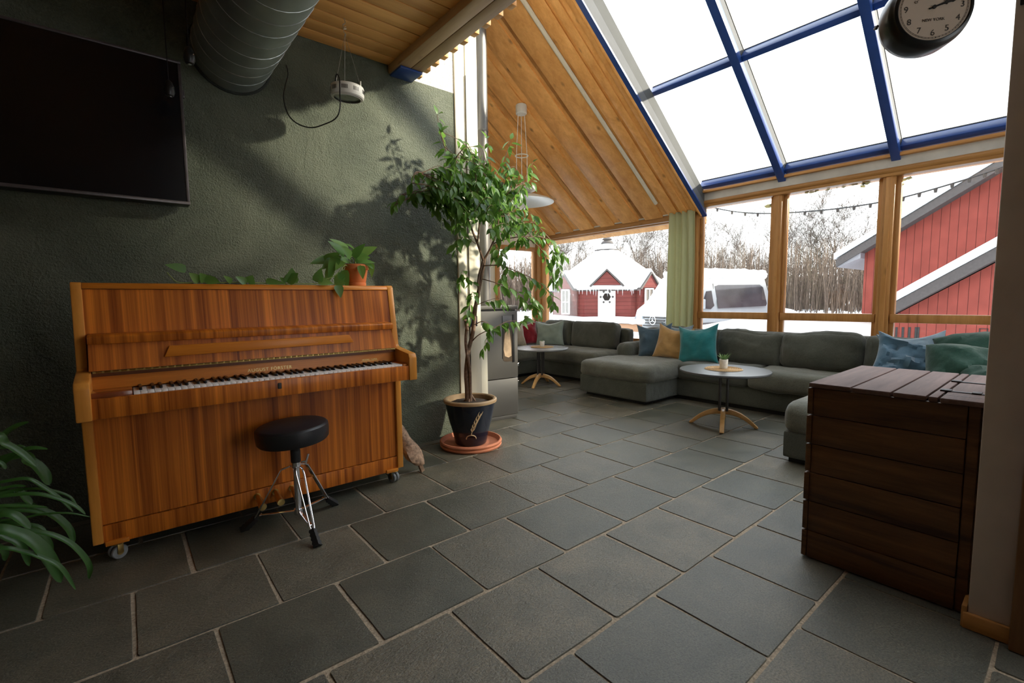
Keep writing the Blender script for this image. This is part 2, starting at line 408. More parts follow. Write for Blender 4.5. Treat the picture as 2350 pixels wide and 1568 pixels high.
# ------------------------------------------------------------------ floor
def build_floor():
    mb = MB(); r = random.Random(3)
    mb.box(-1.7, 5.75, -2.6, 6.1, -.2, -.0045)
    rows = [-2.6, -2.1, -1.65, -1.21, -.77, -.33, .11, .55, .968, 1.392, 1.832, 2.285, 2.74, 3.165, 3.575, 4.0, 4.44, 4.88, 5.32, 5.76, 6.1]
    joints = {12: [1.43], 11: [-.74, -.30, .16, .58, 1.01, 1.43, 1.87, 2.32, 2.76, 3.20, 3.64], 10: [-.93, -.48, -.04, .39, .81, 1.24, 1.68, 2.11, 2.555, 3.005, 3.43],
              9: [-.67, -.25, .18, .59, 1.02, 1.45, 1.88, 2.32, 2.75, 3.18], 8: [-.45, -.02, .41, .84, 1.265, 1.70, 2.14, 2.58, 3.01, 3.46],
              7: [-.70, -.27, .16, .60, 1.03, 1.48, 1.90, 2.33, 2.78, 3.2], 6: [-.5, -.05, .38, .82, 1.25, 1.70, 2.15, 2.6, 3.05], 13: [], 14: []}
    for i in range(len(rows)-1):
        js = [j for j in joints.get(i, []) if j > -1.7]
        if i == 12: js = [-1.2, -.75, -.46, 0, .42, .85, 1.25, 1.68, 2.12, 2.55, 3.01, 3.46, 3.9]
        if i == 13: js = [-1.0, 2.35, 2.79, 3.22, 3.68, 4.08]
        if not js: js = [-.9+(.22 if i % 2 else 0)]
        a = js[0]
        while a > -1.2: a -= .44; js.insert(0, a)
        a = js[-1]
        while a < 5.3: a += .44+r.uniform(-.02, .02); js.append(a)
        js = [-1.7]+[j for j in js if -1.5 < j < 5.6]+[5.75]
        for a, b in zip(js, js[1:]):
            sk = lambda x: -.0085*(x-1.0)
            g = .0042+r.uniform(0, .0032); o = [r.uniform(-.004, .004) for _ in range(8)]
            P = [(a+g+o[0], rows[i]+g+sk(a)+o[1]), (b-g+o[2], rows[i]+g+sk(b)+o[3]), (b-g+o[4], rows[i+1]-g+sk(b)+o[5]), (a+g+o[6], rows[i+1]-g+sk(a)+o[7])]
            # rounded, slightly chipped outline
            Q = []
            for k in range(4):
                p, q, w = Vector(P[k-1]), Vector(P[k]), Vector(P[(k+1) % 4]); c = r.uniform(.004, .012)
                Q.append(q+(p-q).normalized()*c); Q.append(q+((p-q).normalized()+(w-q).normalized())*c*.3); Q.append(q+(w-q).normalized()*c)
                L = (w-q).length
                for tt in (.25, .5, .75):
                    e = (w-q).normalized(); Q.append(q+e*L*tt+Vector((-e.y, e.x))*r.uniform(-.0015, .0015))
            cx = sum((q.x for q in Q))/len(Q); cy = sum((q.y for q in Q))/len(Q); zt = r.uniform(-.0008, .0008)
            t = bmesh.new(); top = [t.verts.new((q.x-math.copysign(.0016, q.x-cx), q.y-math.copysign(.0016, q.y-cy), zt)) for q in Q]; low = [t.verts.new((q.x, q.y, -.006)) for q in Q]
            t.faces.new(top)
            for k in range(len(Q)): t.faces.new((low[k], low[(k+1) % len(Q)], top[(k+1) % len(Q)], top[k]))
            mb.join(t, 1)
    struct(mb, 'floor', [M['grout'], M['slate']], sharp=30)
build_floor()

# ------------------------------------------------------------------ room shell
WY = 3.24     # face of the green wall
def RZ(x): return 2.31+.77*(5.6-x)        # underside of the skylight bars
def BZ(x): return 2.20+.72*(5.5-x)        # underside of the boarded slope
mb = MB(); mb.prism([(-1.7, 0), (2.12, 0), (2.12, 2.745), (1.62, 2.745), (1.62, 2.83), (-1.7, 2.83)], 'y', WY, WY+.2); struct(mb, 'wall_back', M['green_wall'])
mb = MB(); mb.prism([(-1.7, 2.83), (1.62, 2.83), (1.62, 2.745), (2.12, 2.745), (2.12, 5.3), (-1.7, 5.3)], 'y', WY, WY+.2); struct(mb, 'wall_back_upper', M['white_wall'])
mb = MB(); mb.box(2.122, 2.215, WY-.012, WY+.2, .0, 4.85, .004); mb.box(2.221, 2.335, WY-.016, WY+.2, .0, 4.8, .004)
mb.box(2.25, 2.41, WY+.0, WY+.19, 0, .9, .004); struct(mb, 'trim_1', M['cream'])
mb = MB(); mb.box(-1.7, -1.55, -2.6, WY, 0, 5.3); struct(mb, 'wall_left', M['room_wall'])
mb = MB(); mb.box(-1.7, 1.6, -2.75, -2.6, 0, 5.3); mb.box(1.6, 5.8, -2.75, -2.6, 0, .5); mb.prism([(1.6, 2.6), (5.8, 2.2), (5.8, 2.25), (1.6, 5.45)], 'y', -2.75, -2.6); struct(mb, 'wall_front', M['room_wall'])
mb = MB()
for x_ in (1.6, 2.95, 4.3, 5.62): mb.box(x_-.04, x_+.04, -2.72, -2.62, .5, 2.6, .004)
mb.box(1.6, 5.66, -2.72, -2.62, .5, .57); wf_ = struct(mb, 'window_9', M['pine_z']); mb = MB(); mb.box(1.64, 5.6, -2.68, -2.675, .57, 2.5); mb.build('pane', M['glass'], parent=wf_)  # window band added behind the camera to brighten the piano front
mb = MB(); mb.box(2.28, 2.40, WY+.2, 5.95, 0, 4.9); struct(mb, 'wall_stove', M['white_wall'])
# far end wall with a window, following the slope
mb = MB()
mb.prism([(2.3, 0), (4.62, 0), (4.62, 2.85), (2.3, 4.55)], 'y', 5.95, 6.1)
mb.prism([(4.62, 0), (5.75, 0), (5.75, .66), (4.62, .66)], 'y', 5.95, 6.1)
mb.prism([(4.62, 1.98), (5.75, 1.98), (5.75, 2.02), (4.62, 2.84)], 'y', 5.95, 6.1)
struct(mb, 'wall_end', M['cream'])
def bars(lst, name, mats, parent=None):
    mb = MB()
    for b in lst: mb.box(*b[:6], .004)
    return struct(mb, name, mats, parent=parent) if not parent else mb.build(name, mats, parent=parent)
w = bars([(4.60, 4.68, 5.93, 6.0, .66, 1.98), (5.42, 5.49, 5.93, 6.0, .66, 1.98), (4.60, 5.49, 5.925, 6.0, 1.93, 2.0), (4.60, 5.49, 5.925, 6.0, .62, .70)], 'window_1', M['pine_z'])
mb = MB(); mb.box(4.66, 5.44, 5.965, 5.97, .68, 1.95); mb.build('pane', M['glass'], parent=w)
# low boarded ceiling
mb = MB()
mb.box(-1.7, 1.76, -2.6, WY, 2.815, 2.9); y = WY
while y > -2.6:
    mb.box(-1.7, 1.62, y-.113, y-.002, 2.792, 2.816, .004); y -= .118
struct(mb, 'ceiling', M['pine_low'])
mb = MB(); mb.box(1.568, 1.66, -2.6, WY, 2.737, 2.80, .004); mb.box(1.663, 1.755, -2.6, WY, 2.737, 2.80, .004)
t = struct(mb, 'trim_2', M['beam'])
mb = MB(); mb.box(1.58, 1.75, WY-.17, WY-.002, 2.722, 2.7365, .002); mb.build('end_plate', M['blue'], parent=t, label='blue end plate')
mb = MB(); y = WY-.03
while y > -2.5:
    mb.box(1.752, 1.80, y-.052, y, 2.748, 2.80, .003); y -= .118
mb.build('board_end', M['pine_low'], parent=t)
mb = MB(); mb.box(1.70, 1.752, -2.6, WY, 2.81, 5.3); struct(mb, 'wall_mezzanine', M['white_wall'])
# boarded slope
def build_slope():
    mb = MB(); r = random.Random(5)
    def board(y0, y1, dz0, dz1, wav=.006):
        n = 16; top = []; 
        for s_, off in ((0, dz0), (1, dz1)):
            pass
        t = bmesh.new(); rings = []
        ph = r.uniform(0, 9)
        for i in range(n+1):
            x = 1.9+(5.505-1.9)*i/n; z = BZ(x)
            a = y0+noise.noise(Vector((x*1.7, ph, 0)))*wav; b = y1+noise.noise(Vector((x*1.7, ph, 5)))*wav
            rings.append([t.verts.new((x, a, z+dz0+.006)), t.verts.new((x, a+.008, z+dz0)), t.verts.new((x, b-.008, z+dz0)), t.verts.new((x, b, z+dz0+.006)), t.verts.new((x, b, z+dz1)), t.verts.new((x, a, z+dz1))])
        for q, w_ in zip(rings, rings[1:]):
            for k in range(6): t.faces.new((q[k], q[(k+1) % 6], w_[(k+1) % 6], w_[k]))
        t.faces.new(rings[0]); t.faces.new(rings[-1][::-1])
        bmesh.ops.recalc_face_normals(t, faces=t.faces[:]); mb.join(t, 0)
    y = 5.97
    widths = [.24, .2, .22, .19, .23, .2, .22, .2, .21, .2, .22, .19, .2]
    edges = [5.97, 5.47, 5.08, 4.66, 4.28, 3.87]
    for k, e in enumerate(edges[:-1]):
        n = edges[k+1]; w_ = (e-n)*.56
        board(n+.03, n+.03+w_+.04, -.028, 0)         # raised board
        board(n-.06, n+.20+ (e-n)*.4, 0, .03)         # board behind
    board(3.62, 3.87, 0, .03); board(3.53, 3.80, -.028, 0); board(5.6, 6.0, 0, .03)
    board(3.38, 3.60, 0, .03, .003); board(3.30, 3.44, -.026, 0); board(3.115, 3.32, -.004, .03, .002); board(3.17, 3.26, -.03, -.004, .002); board(3.045, 3.12, -.012, .03, .002)
    # deck above
    t = bmesh.new()
    vs = [t.verts.new(p) for p in ((1.75, 3.06, BZ(1.75)+.03), (5.75, 3.06, BZ(5.75)+.03), (5.75, 6.1, BZ(5.75)+.03), (1.75, 6.1, BZ(1.75)+.03), (1.75, 3.06, BZ(1.75)+.2), (5.75, 3.06, BZ(5.75)+.2), (5.75, 6.1, BZ(5.75)+.2), (1.75, 6.1, BZ(1.75)+.2))]
    for f in ((0, 1, 2, 3), (4, 7, 6, 5), (0, 4, 5, 1), (1, 5, 6, 2), (2, 6, 7, 3), (3, 7, 4, 0)): t.faces.new([vs[i] for i in f])
    bmesh.ops.recalc_face_normals(t, faces=t.faces[:]); mb.join(t, 0)
    o = struct(mb, 'ceiling_slope', M['pine'])
    mb = MB(); pts = [(x, 3.50+noise.noise(Vector((x*2, 3, 1)))*.006, BZ(x)-.016) for x in [1.9+.31*i for i in range(12)]]
    mb.tube(pts, .024, 8); mb.build('pale_strip', M['cream'], parent=o, label='whitish weathered strip between boards')
    mb = MB(); mb.tube([(x, 3.045, BZ(x)-.008) for x in (1.9, 5.58)], .015, 12); mb.build('edge_bead', M['pine'], parent=o)
build_slope()

# skylight: blue bars, pale glazing bars and glass
sky = thing('window_2', 'sloping skylight of clear panes in blue painted bars', 'skylight', (5.6, 3.0, 2.3)); del sky['category']; sky['kind'] = 'structure'
nrm = Vector((.77, 0, 1)).normalized(); sl = Vector((1, 0, -.77)).normalized()
def slab(mb, x0, x1, y0, y1, h0, h1, bev=0):
    """box lying in the roof slope between offsets h0..h1 above the bar underside"""
    a = Vector((x0, 0, RZ(x0))); L = (x1-x0)*math.sqrt(1+.77**2)
    Mx = Matrix((sl, Vector((0, 1, 0)), nrm)).transposed().to_4x4(); Mx.translation = a
    mb.box(0, L, y0, y1, h0, h1, bev, M=Mx)
def sidebar(name, f0, f1, m, y0=3.045, y1=3.10):
    mb = MB(); mb.prism([(1.8, f0(1.8)), (5.60, f0(5.60)), (5.60, f1(5.60)), (1.8, f1(1.8))], 'y', y0, y1); mb.build(name, m, parent=sky)
sidebar('rafter', lambda x: BZ(x)-.012, lambda x: BZ(x)+.012, M['blue'], 2.975, 3.035)
sidebar('rafter_side', lambda x: BZ(x)+.0121, lambda x: BZ(x)+.60*(RZ(x)-BZ(x)), M['alu2'], 2.985, 3.04)
sidebar('glazing_bar', lambda x: BZ(x)+.605*(RZ(x)-BZ(x)), lambda x: RZ(x)+.05, M['alu3'], 2.985, 3.04)
for k, (y0, y1) in enumerate(((2.075, 2.15), (1.11, 1.18), (.12, .19), (-.86, -.79), (-1.84, -1.77), (-2.6, -2.53))):
    mb = MB(); slab(mb, 1.8, 5.62, y0, y1, 0, .07, .004); mb.build('rafter', M['blue'], parent=sky)
    mb = MB(); slab(mb, 1.8, 5.60, y0+.008, y1-.004, .07, .16); mb.build('glazing_bar', M['alu2'], parent=sky)
    mb = MB(); slab(mb, 1.8, 5.60, y0+.004, y1+.0, .16, .17); mb.build('gasket', M['rubber'], parent=sky)
for x in (4.40, 5.46, 3.33, 2.26):
    for y0, y1 in ((2.15, 3.03), (1.18, 2.075), (.19, 1.11), (-.79, .12), (-1.77, -.86), (-2.53, -1.84)):
        mb = MB(); slab(mb, x, x+.042, y0, y1, .055, .15, .003); mb.build('purlin', M['blue'], parent=sky)
        mb = MB(); slab(mb, x-.002, x+.046, y0, y1, .15, .162); mb.build('gasket', M['rubber'], parent=sky)
for y0, y1 in ((2.12, 3.06), (1.15, 2.11), (.16, 1.14), (-.82, .15), (-1.8, -.83), (-2.58, -1.81)):
    for x0, x1 in ((4.42, 5.55), (3.35, 4.42), (1.8, 3.35)):
        mb = MB(); slab(mb, x0, x1, y0, y1, .165, .171); mb.build('pane', M['glass'], parent=sky)

# window wall x = 5.65
mb = MB(); mb.box(5.60, 5.75, -2.6, 6.1, 0, .50); struct(mb, 'wall_right', M['cream'])
mb = MB(); mb.box(5.60, 5.75, -2.6, -2.0, .5, 2.22); struct(mb, 'wall_right_upper', M['cream'])
# header pieces
mb = MB(); mb.box(5.545, 5.60, -2.6, 3.12, 2.29, 2.385, .003); mb.box(5.50, 5.60, 3.12, 5.95, 2.185, 2.235, .004); mb.box(5.6, 5.75, -2.6, 3.12, 2.28, 2.46)
struct(mb, 'trim_3', M['fascia'])
mb = MB(); mb.box(5.50, 5.60, -2.6, 3.1, 2.385, 2.415, .004); mb.tube([(5.56, -2.6, 2.275), (5.56, 3.14, 2.275)], .028, 12); mb.box(5.55, 5.72, -2.6, 3.16, 2.222, 2.285, .006)
mb.box(5.52, 5.60, 3.14, 5.95, 2.115, 2.187, .006); mb.box(5.60, 5.72, 3.05, 6.0, 2.10, 2.24, .004)
struct(mb, 'trim_4', M['pine_y'])
for i, (a, b, left) in enumerate(((3.16, 5.93, 1), (2.215, 3.065, 0), (1.25, 2.105, 0), (.17, 1.135, 0), (-.85, .06, 0), (-1.95, -.95, 0))):
    zt = 2.12 if left else 2.225
    mb = MB(); f = .028
    mb.box(5.62, 5.68, a-.01, a+f, .5, zt, .003); mb.box(5.62, 5.68, b-f, b+.01, .5, zt, .003)
    mb.box(5.61, 5.69, a, b, .5, .55, .003)
    if not left: mb.box(5.60, 5.68, a, b, .864, .944, .004)
    o = mb.build('window_%d' % (i+3), M['pine_z']); o['kind'] = 'structure'
    mb = MB(); mb.box(5.648, 5.653, a+f, b-f, .9 if not left else .55, zt); mb.build('pane', M['glass'], parent=o)
    if not left:
        mb = MB(); mb.box(5.648, 5.653, a+f, b-f, .55, .87); mb.build('pane', M['frosted'] if i == 2 else M['glass'], parent=o, label='frosted lower pane' if i == 2 else 'clear lower pane')
mb = MB()
for a, b in ((3.075, 3.155), (2.115, 2.205), (1.145, 1.24), (.07, .16), (-.95, -.85)):
    c = (a+b)/2
    mb.box(5.575, 5.72, a, b, .5, 2.235, .005); 
    mb.box(5.565, 5.60, c-.022, c+.022, .5, 2.225, .004)
mb.box(5.56, 5.72, 5.87, 5.97, .5, 2.15, .006); mb.box(5.47, 5.56, 5.90, 5.97, .5, 2.15, .006)
struct(mb, 'trim_5', M['pine_z'])
# flakes of old tape on the glass
mb = MB(); r = random.Random(4)
fl = [(x, 442-(x-1835)*.155+r.uniform(-3, 4), r.uniform(3, 9)) for x in [1838+r.uniform(0, 155) for _ in range(26)]]+[(1988, 420, 13), (1980, 428, 9), (2075, 413, 9), (2085, 409, 9), (2070, 424, 7), (1762, 473, 15), (1772, 470, 10)]
for x, y, s_ in fl:
    p = at(x, y, 'x', 5.644); k = s_/190
    pts = []; n = r.choice((4, 5)); a0 = r.uniform(0, 6)
    for j in range(n):
        a = a0+2*math.pi*j/n; q = r.uniform(.35, .8)*k
        pts.append(p+Vector((0, math.cos(a)*q, math.sin(a)*q*.55)))
    t = bmesh.new(); A = [t.verts.new(q) for q in pts]; B = [t.verts.new(q+Vector((.002, 0, 0))) for q in pts]
    t.faces.new(A); t.faces.new(B[::-1])
    for j in range(n): t.faces.new((A[j], B[j], B[(j+1) % n], A[(j+1) % n]))
    mb.join(t)
M['tape'] = leafmat('yellowed_tape', (.52, .48, .30), (.56, .52, .34), .55, .8)
tag(mb.build('tape_flakes', M['tape'], org=(5.644, 1.7, 2.1)), 'yellowed torn tape flakes stuck along the top of the window panes', 'tape', kind='stuff')

# pillar at the right
mb = MB(); mb.box(2.13, 2.60, .075, .175, 0, 4.2, .004); struct(mb, 'wall_pillar', M['pillarwhite'] if 'pillarwhite' in M else M.setdefault('pillarwhite', plain('pillar_paint', (.66, .56, .49), .7, nscale=6, bs=.1, var=.08)))
mb = MB(); mb.box(2.115, 2.13, .07, .185, 0, .055, .003); mb.box(2.12, 2.60, .176, .19, 0, .075, .003); struct(mb, 'baseboard_pillar', M['pine_y'])
mb = MB(); mb.box(2.08, 2.60, -.12, .075, 0, 4.2, .005); struct(mb, 'trim_6', wood('brown_post', (.16, .07, .03), (.26, .13, .055), 'z', 1.2, .5, knots=.4))

# ------------------------------------------------------------------ piano
PX0, PX1 = -.160, 1.275
P = thing('upright_piano', 'mahogany upright piano on casters against the green wall with its lid open', 'piano', (.56, 2.75, 0))
side = [(2.60, .10), (2.60, .655), (2.395, .675), (2.395, .80), (2.41, .822), (2.60, .848), (2.612, .86), (2.667, 1.205), (2.68, 1.215), (2.95, 1.215), (2.95, .10)]
def sidepanel(x0, x1):
    mb = MB(); mb.prism(side, 'x', x0, x1, bev=.004); return mb.build('side_panel', M['mahog_e'], parent=P)
sidepanel(PX0, PX0+.036); sidepanel(PX1-.036, PX1)
for a, b in ((PX0-.002, PX0+.046), (PX1-.046, PX1+.002)):
    mb = MB(); mb.prism([(2.392, .672), (2.392, .80), (2.405, .824), (2.60, .850), (2.60, .655)], 'x', a, b, bev=.006); mb.build('key_arm', M['mahog_e'], parent=P)
a, b = PX0+.036, PX1-.036
mb = MB(); mb.prism([(2.635, .98), (2.670, 1.185), (2.69, 1.185), (2.66, .98)], 'x', a, b); mb.build('upper_panel', M['mahog'], parent=P)
mb = MB(); mb.prism([(2.663, 1.187), (2.667, 1.205), (2.675, 1.213), (2.95, 1.213), (2.95, 1.187)], 'x', a, b, bev=.003); mb.build('top_lid', M['mahog_x'], parent=P)
mb = MB(); mb.box(a, b, 2.92, 2.95, .10, 1.2); mb.build('back_frame', M['mahog_x'], parent=P)
mb = MB(); mb.prism([(2.552, .958), (2.549, .988), (2.56, .995), (2.66, 1.0), (2.66, .958)], 'x', -.118, 1.212, bev=.003); mb.build('music_shelf', M['mahog'], parent=P)
# folded-back fallboard with slanted right end
mb = MB(); t = bmesh.new()
def fb(x, y, z): return t.verts.new((x, y, z))
A = [fb(-.117, 2.568, .958), fb(1.205, 2.568, .958), fb(1.232, 2.553, .848), fb(-.120, 2.553, .848)]
B = [fb(-.117, 2.59, .958), fb(1.205, 2.59, .958), fb(1.232, 2.575, .848), fb(-.120, 2.575, .848)]
t.faces.new(A); t.faces.new(B[::-1])
for i in range(4): t.faces.new((A[i], B[i], B[(i+1) % 4], A[(i+1) % 4]))
bmesh.ops.recalc_face_normals(t, faces=t.faces[:]); mb.join(t); lid = mb.build('key_lid', M['mahog'], parent=P)
mb = MB(); mb.prism([(.130, .888), (.975, .897), (.950, .940), (.150, .936)], 'y', 2.542, 2.560, bev=.003); mb.build('music_ledge', M['mahog_x'], parent=P)
mb = MB(); mb.prism([(2.575, .768), (2.586, .768), (2.592, .822), (2.582, .822)], 'x', a+.01, b-.005); nb = mb.build('name_board', M['mahog_x'], parent=P)
mb = MB(); mb.prism([(2.57, .822), (2.57, .836), (2.60, .85), (2.60, .822)], 'x', a+.01, b-.005); mb.build('hinge_rail', wood('dark_mahogany', (.12, .03, .008), (.2, .06, .015), 'x', 1, .3), parent=P)
mb = MB()
mb.box(-.11, 1.228, 2.562, 2.572, .837, .846)
k = -.10
while k < 1.21: mb.tube([(k, 2.56, .842), (k+.02, 2.56, .842)], .0035, 8); k += .027
mb.build('piano_hinge', M['brass'], parent=P)
mb = MB(); tm = frame((.555, 2.5765, .7885), (1, 0, 0), (0, -1, .12)); mb.text('AUGUST FÖRSTER', .022, tm, space=1.15); mb.build('name_letters', M['gold'], parent=nb, label='gold maker name in capitals')
mb = MB(); tm = frame((1.075, 2.5765, .788), (1, 0, 0), (0, -1, .12)); mb.text('MODELL SUPER', .013, tm, .0006, space=1.0); mb.box(1.022, 1.128, 2.5755, 2.577, .7795, .781); mb.build('model_letters', M['gold'], parent=nb, label='small gold lettering at the right')
mb = MB(); mb.box(-.116, 1.232, 2.400, 2.418, .675, .756, .003); ks = mb.build('key_slip', M['mahog'], parent=P)
mb = MB(); mb.box(-.116, 1.232, 2.418, 2.62, .672, .735); mb.build('key_bed', M['mahog_x'], parent=P)
mb = MB(); mb.box(-.116, .012, 2.42, 2.50, .735, .776, .004); mb.box(-.116, .012, 2.50, 2.58, .735, .770, .002); mb.build('key_block', wood('red_mahogany', (.22, .05, .012), (.36, .10, .025), 'x', 1, .2, coat=.5), parent=P)
mb = MB(); mb.box(1.204, 1.232, 2.42, 2.58, .735, .766, .003); mb.build('key_block', M['mahog_x'], parent=P)
mb = MB(); mb.box(.545, .561, 2.398, 2.401, .712, .74, .003); mb.build('escutcheon', M['iron'], parent=ks)
mb = MB(); mb.box(.551, .555, 2.3965, 2.3985, .718, .734); mb.build('keyhole', M['black'], parent=ks)
KX0, KX1 = .014, 1.200; kw = (KX1-KX0)/52
def keymesh(name, x0, x1, y0, y1, z0, z1, bev, m):
    mb = MB(); mb.box(x0, x1, y0, y1, z0, z1, bev); return mb
mw = MB(); mw.box(-kw/2+.0005, kw/2-.0005, 2.420, 2.576, .742, .764, .0012)
wk = mw.build('white_key', M['ivory'], parent=P, org=(0, 0, 0)); wk.location = Vector((KX0+kw/2, 0, 0))-ORG['upright_piano']
mk = MB(); mk.prism([(2.468, .764), (2.474, .775), (2.576, .776), (2.576, .764)], 'x', -.0052, .0052, bev=.0012)
bk = mk.build('black_key', M['ebony'], parent=P, org=(0, 0, 0)); first = True
for i in range(52):
    if i: o = wk.copy(); C.objects.link(o); o.location.x = KX0+kw*(i+.5)-ORG['upright_piano'].x
    n = 'ABCDEFG'[i % 7]
    if n in 'ACDFG' and i < 51:
        x = KX0+kw*(i+1)+{'A': .002, 'C': -.002, 'D': .002, 'F': -.003, 'G': 0}[n]
        if first: o = bk; first = False
        else: o = bk.copy(); C.objects.link(o)
        o.location = Vector((x, 0, 0))-ORG['upright_piano']
mb = MB(); mb.box(a, b, 2.618, 2.635, .176, .68); mb.build('lower_panel', M['mahog'], parent=P)
mb = MB(); mb.box(a, b, 2.612, 2.64, .085, .172, .002); mb.build('bottom_rail', M['mahog'], parent=P)
mb = MB(); mb.box(a, b, 2.64, 2.94, .085, .10); mb.build('bottom_board', M['plinth'], parent=P)
for x, z in ((.468, .118), (.552, .118), (.632, .118)):
    mb = MB(); pts = [(x, 2.63, z+.022), (x, 2.60, z+.024), (x+.002, 2.57, z+.012), (x+.004, 2.53, z-.004), (x+.005, 2.515, z-.006)]
    mb.tube(cr(pts, 5), [.006+.012*min(1, i/16) for i in range(21)], 12)
    mb.lathe([(.016, 0), (.016, .003)], M=frame((x, 2.612, z+.02), (1, 0, 0), (0, -1, 0)), n=16)
    mb.build('pedal', M['brass'], parent=P)
def caster(x, y, ang):
    mb = MB(); d = Vector((math.cos(ang), math.sin(ang), 0)); Mx = frame((x, y, .031), (0, 0, 1), d)
    for s_ in (-.013, .013): mb.lathe([(.012, s_-.008), (.028, s_-.008), (.031, s_-.004), (.031, s_+.004), (.028, s_+.008), (.012, s_+.008)], M=Mx, n=28, cap0=True, cap1=True)
    w_ = mb.build('caster_wheel', plain('grey_rubber_wheel', (.22, .23, .23), .5), parent=P)
    mb = MB(); mb.lathe([(.012, -.024), (.012, .024)], M=Mx, n=16); 
    mb.lathe([(.026, 0), (.03, .004), (.026, .010), (.01, .016)], M=Matrix.Translation((x+.0, y, .066)), n=24)
    side_ = Vector((-d.y, d.x, 0))
    for s_ in (-.025, .025):
        mb.box(-.011, .011, -.002, .002, -.038, .006, .001, M=frame((x+d.x*s_, y+d.y*s_, .066), side_, (0, 0, 1)))
    mb.build('caster_fork', M['brass'], parent=w_)
caster(-.083, 2.655, R(-65)); caster(1.235, 2.66, R(200)); caster(-.08, 2.90, R(20)); caster(1.22, 2.90, R(20))
mb = MB(); mb.box(1.165, 1.24, 2.60, 2.72, .083, .103, .002); mb.box(-.12, -.04, 2.60, 2.72, .083, .103, .002); mb.build('caster_block', M['mahog_x'], parent=P)

# ------------------------------------------------------------------ drum stool
sx, sy = .612, 2.42
S = thing('drum_stool', 'round black drum stool on a chrome tripod in front of the piano', 'stool', (sx, sy, 0))
mb = MB(); Mx = Matrix.Translation((sx-.005, sy, .445)) @ Matrix.Rotation(R(-3), 4, 'Y')
mb.lathe([(.12, -.002), (.155, .0), (.163, .010), (.166, .05), (.164, .072), (.158, .079), (.155, .081), (.15, .083), (.08, .089), (.01, .09)], M=Mx, n=64)
mb.build('seat', M['vinyl'], parent=S)
mb = MB(); mb.lathe([(.012, .30), (.012, .44)], (sx, sy, 0), 20); mb.lathe([(.03, .435), (.03, .447)], (sx, sy, 0), 20); mb.build('height_rod', M['chrome'], parent=S)
mb = MB(); mb.lathe([(.021, .335), (.023, .34), (.023, .395), (.019, .40), (.019, .405)], (sx, sy, 0), 24); mb.build('collar', M['rubber'], parent=S)
mb = MB(); mb.lathe([(.0155, .08), (.0155, .34)], (sx, sy, 0), 24); mb.lathe([(.022, .31), (.022, .336)], (sx, sy, 0), 24); mb.lathe([(.02, .07), (.02, .098)], (sx, sy, 0), 24); mb.build('column', M['chrome'], parent=S)
mb = MB(); mb.tube([(sx+.02, sy-.02, .335), (sx+.045, sy-.035, .34)], .005, 10); mb.tube([(sx+.035, sy-.03, .322), (sx+.05, sy-.036, .375)], .005, 10); mb.build('wing_bolt', M['chrome'], parent=S)
for fx, fy in ((.620, 2.175), (.400, 2.555), (.828, 2.555)):
    d = Vector((fx-sx, fy-sy, 0)); L = d.length; d.normalize(); n_ = Vector((-d.y, d.x, 0)); mb = MB()
    def P3(r_, z, s_=0): return Vector((sx, sy, z))+d*r_+n_*s_
    if fy < 2.3:
        for s_ in (-1, 1): mb.tube([P3(.024, .315, .010*s_), P3(.04, .31, .016*s_), P3(.06, .285, .018*s_), P3(L-.055, .075, .010*s_), P3(L-.035, .045, .004*s_)], .0042, 10)
    else:
        pr_ = [(.024, .318), (.07, .30), (L-.04, .05)]
        for (r0, z0), (r1, z1) in zip(pr_, pr_[1:]):
            q = P3(r1, z1)-P3(r0, z0); mb.box(0, q.length, -.011, .011, -.003, .003, .0012, M=frame(P3(r0, z0), q, q.cross(n_)))
    q = P3(L-.07, .075)-P3(.018, .085); mb.box(0, q.length, -.008, .008, -.0025, .0025, .001, M=frame(P3(.018, .085), q, q.cross(n_)))
    mb.tube([P3(L-.07, .075, -.014), P3(L-.07, .075, .014)], .004, 8)
    leg = mb.build('leg', M['chrome'], parent=S)
    mb = MB(); a_ = P3(L-.05, .062); q = P3(L+.015, 0.004)-a_
    n0 = 9
    mb.tube([a_+q*(i/n0) for i in range(n0+1)], [.015+(.004*(i % 2))+.004*i/n0 for i in range(n0+1)], 4)
    mb.build('rubber_foot', M['rubber'], parent=leg)

# ------------------------------------------------------------------ tv, hanging spots, duct
T = thing('television', 'large black wall television with a thin grey frame above the piano', 'television', (-.4, 3.12, 1.65))
mb = MB(); mb.box(-1.0, .322, 3.11, 3.20, 1.652, 2.392, .004); mb.build('housing', M['black'], parent=T)
mb = MB(); mb.box(-.985, .308, 3.104, 3.112, 1.668, 2.380); mb.build('screen', M['tvscreen'], parent=T)
mb = MB()
for bx in ((-1.0, .322, 1.652, 1.668), (-1.0, .322, 2.380, 2.393), (.308, .322, 1.668, 2.38), (-1.0, -.985, 1.668, 2.38)): mb.box(bx[0], bx[1], 3.099, 3.115, bx[2], bx[3], .002)
mb.build('bezel', M['tvframe'], parent=T)
mb = MB(); mb.box(.322, .334, 3.13, 3.15, 2.22, 2.26, .002); mb.build('side_port', M['tvframe'], parent=T)
mb = MB(); mb.box(-.6, -.1, 3.20, 3.2395, 1.85, 2.2); mb.build('wall_bracket', M['black'], parent=T)
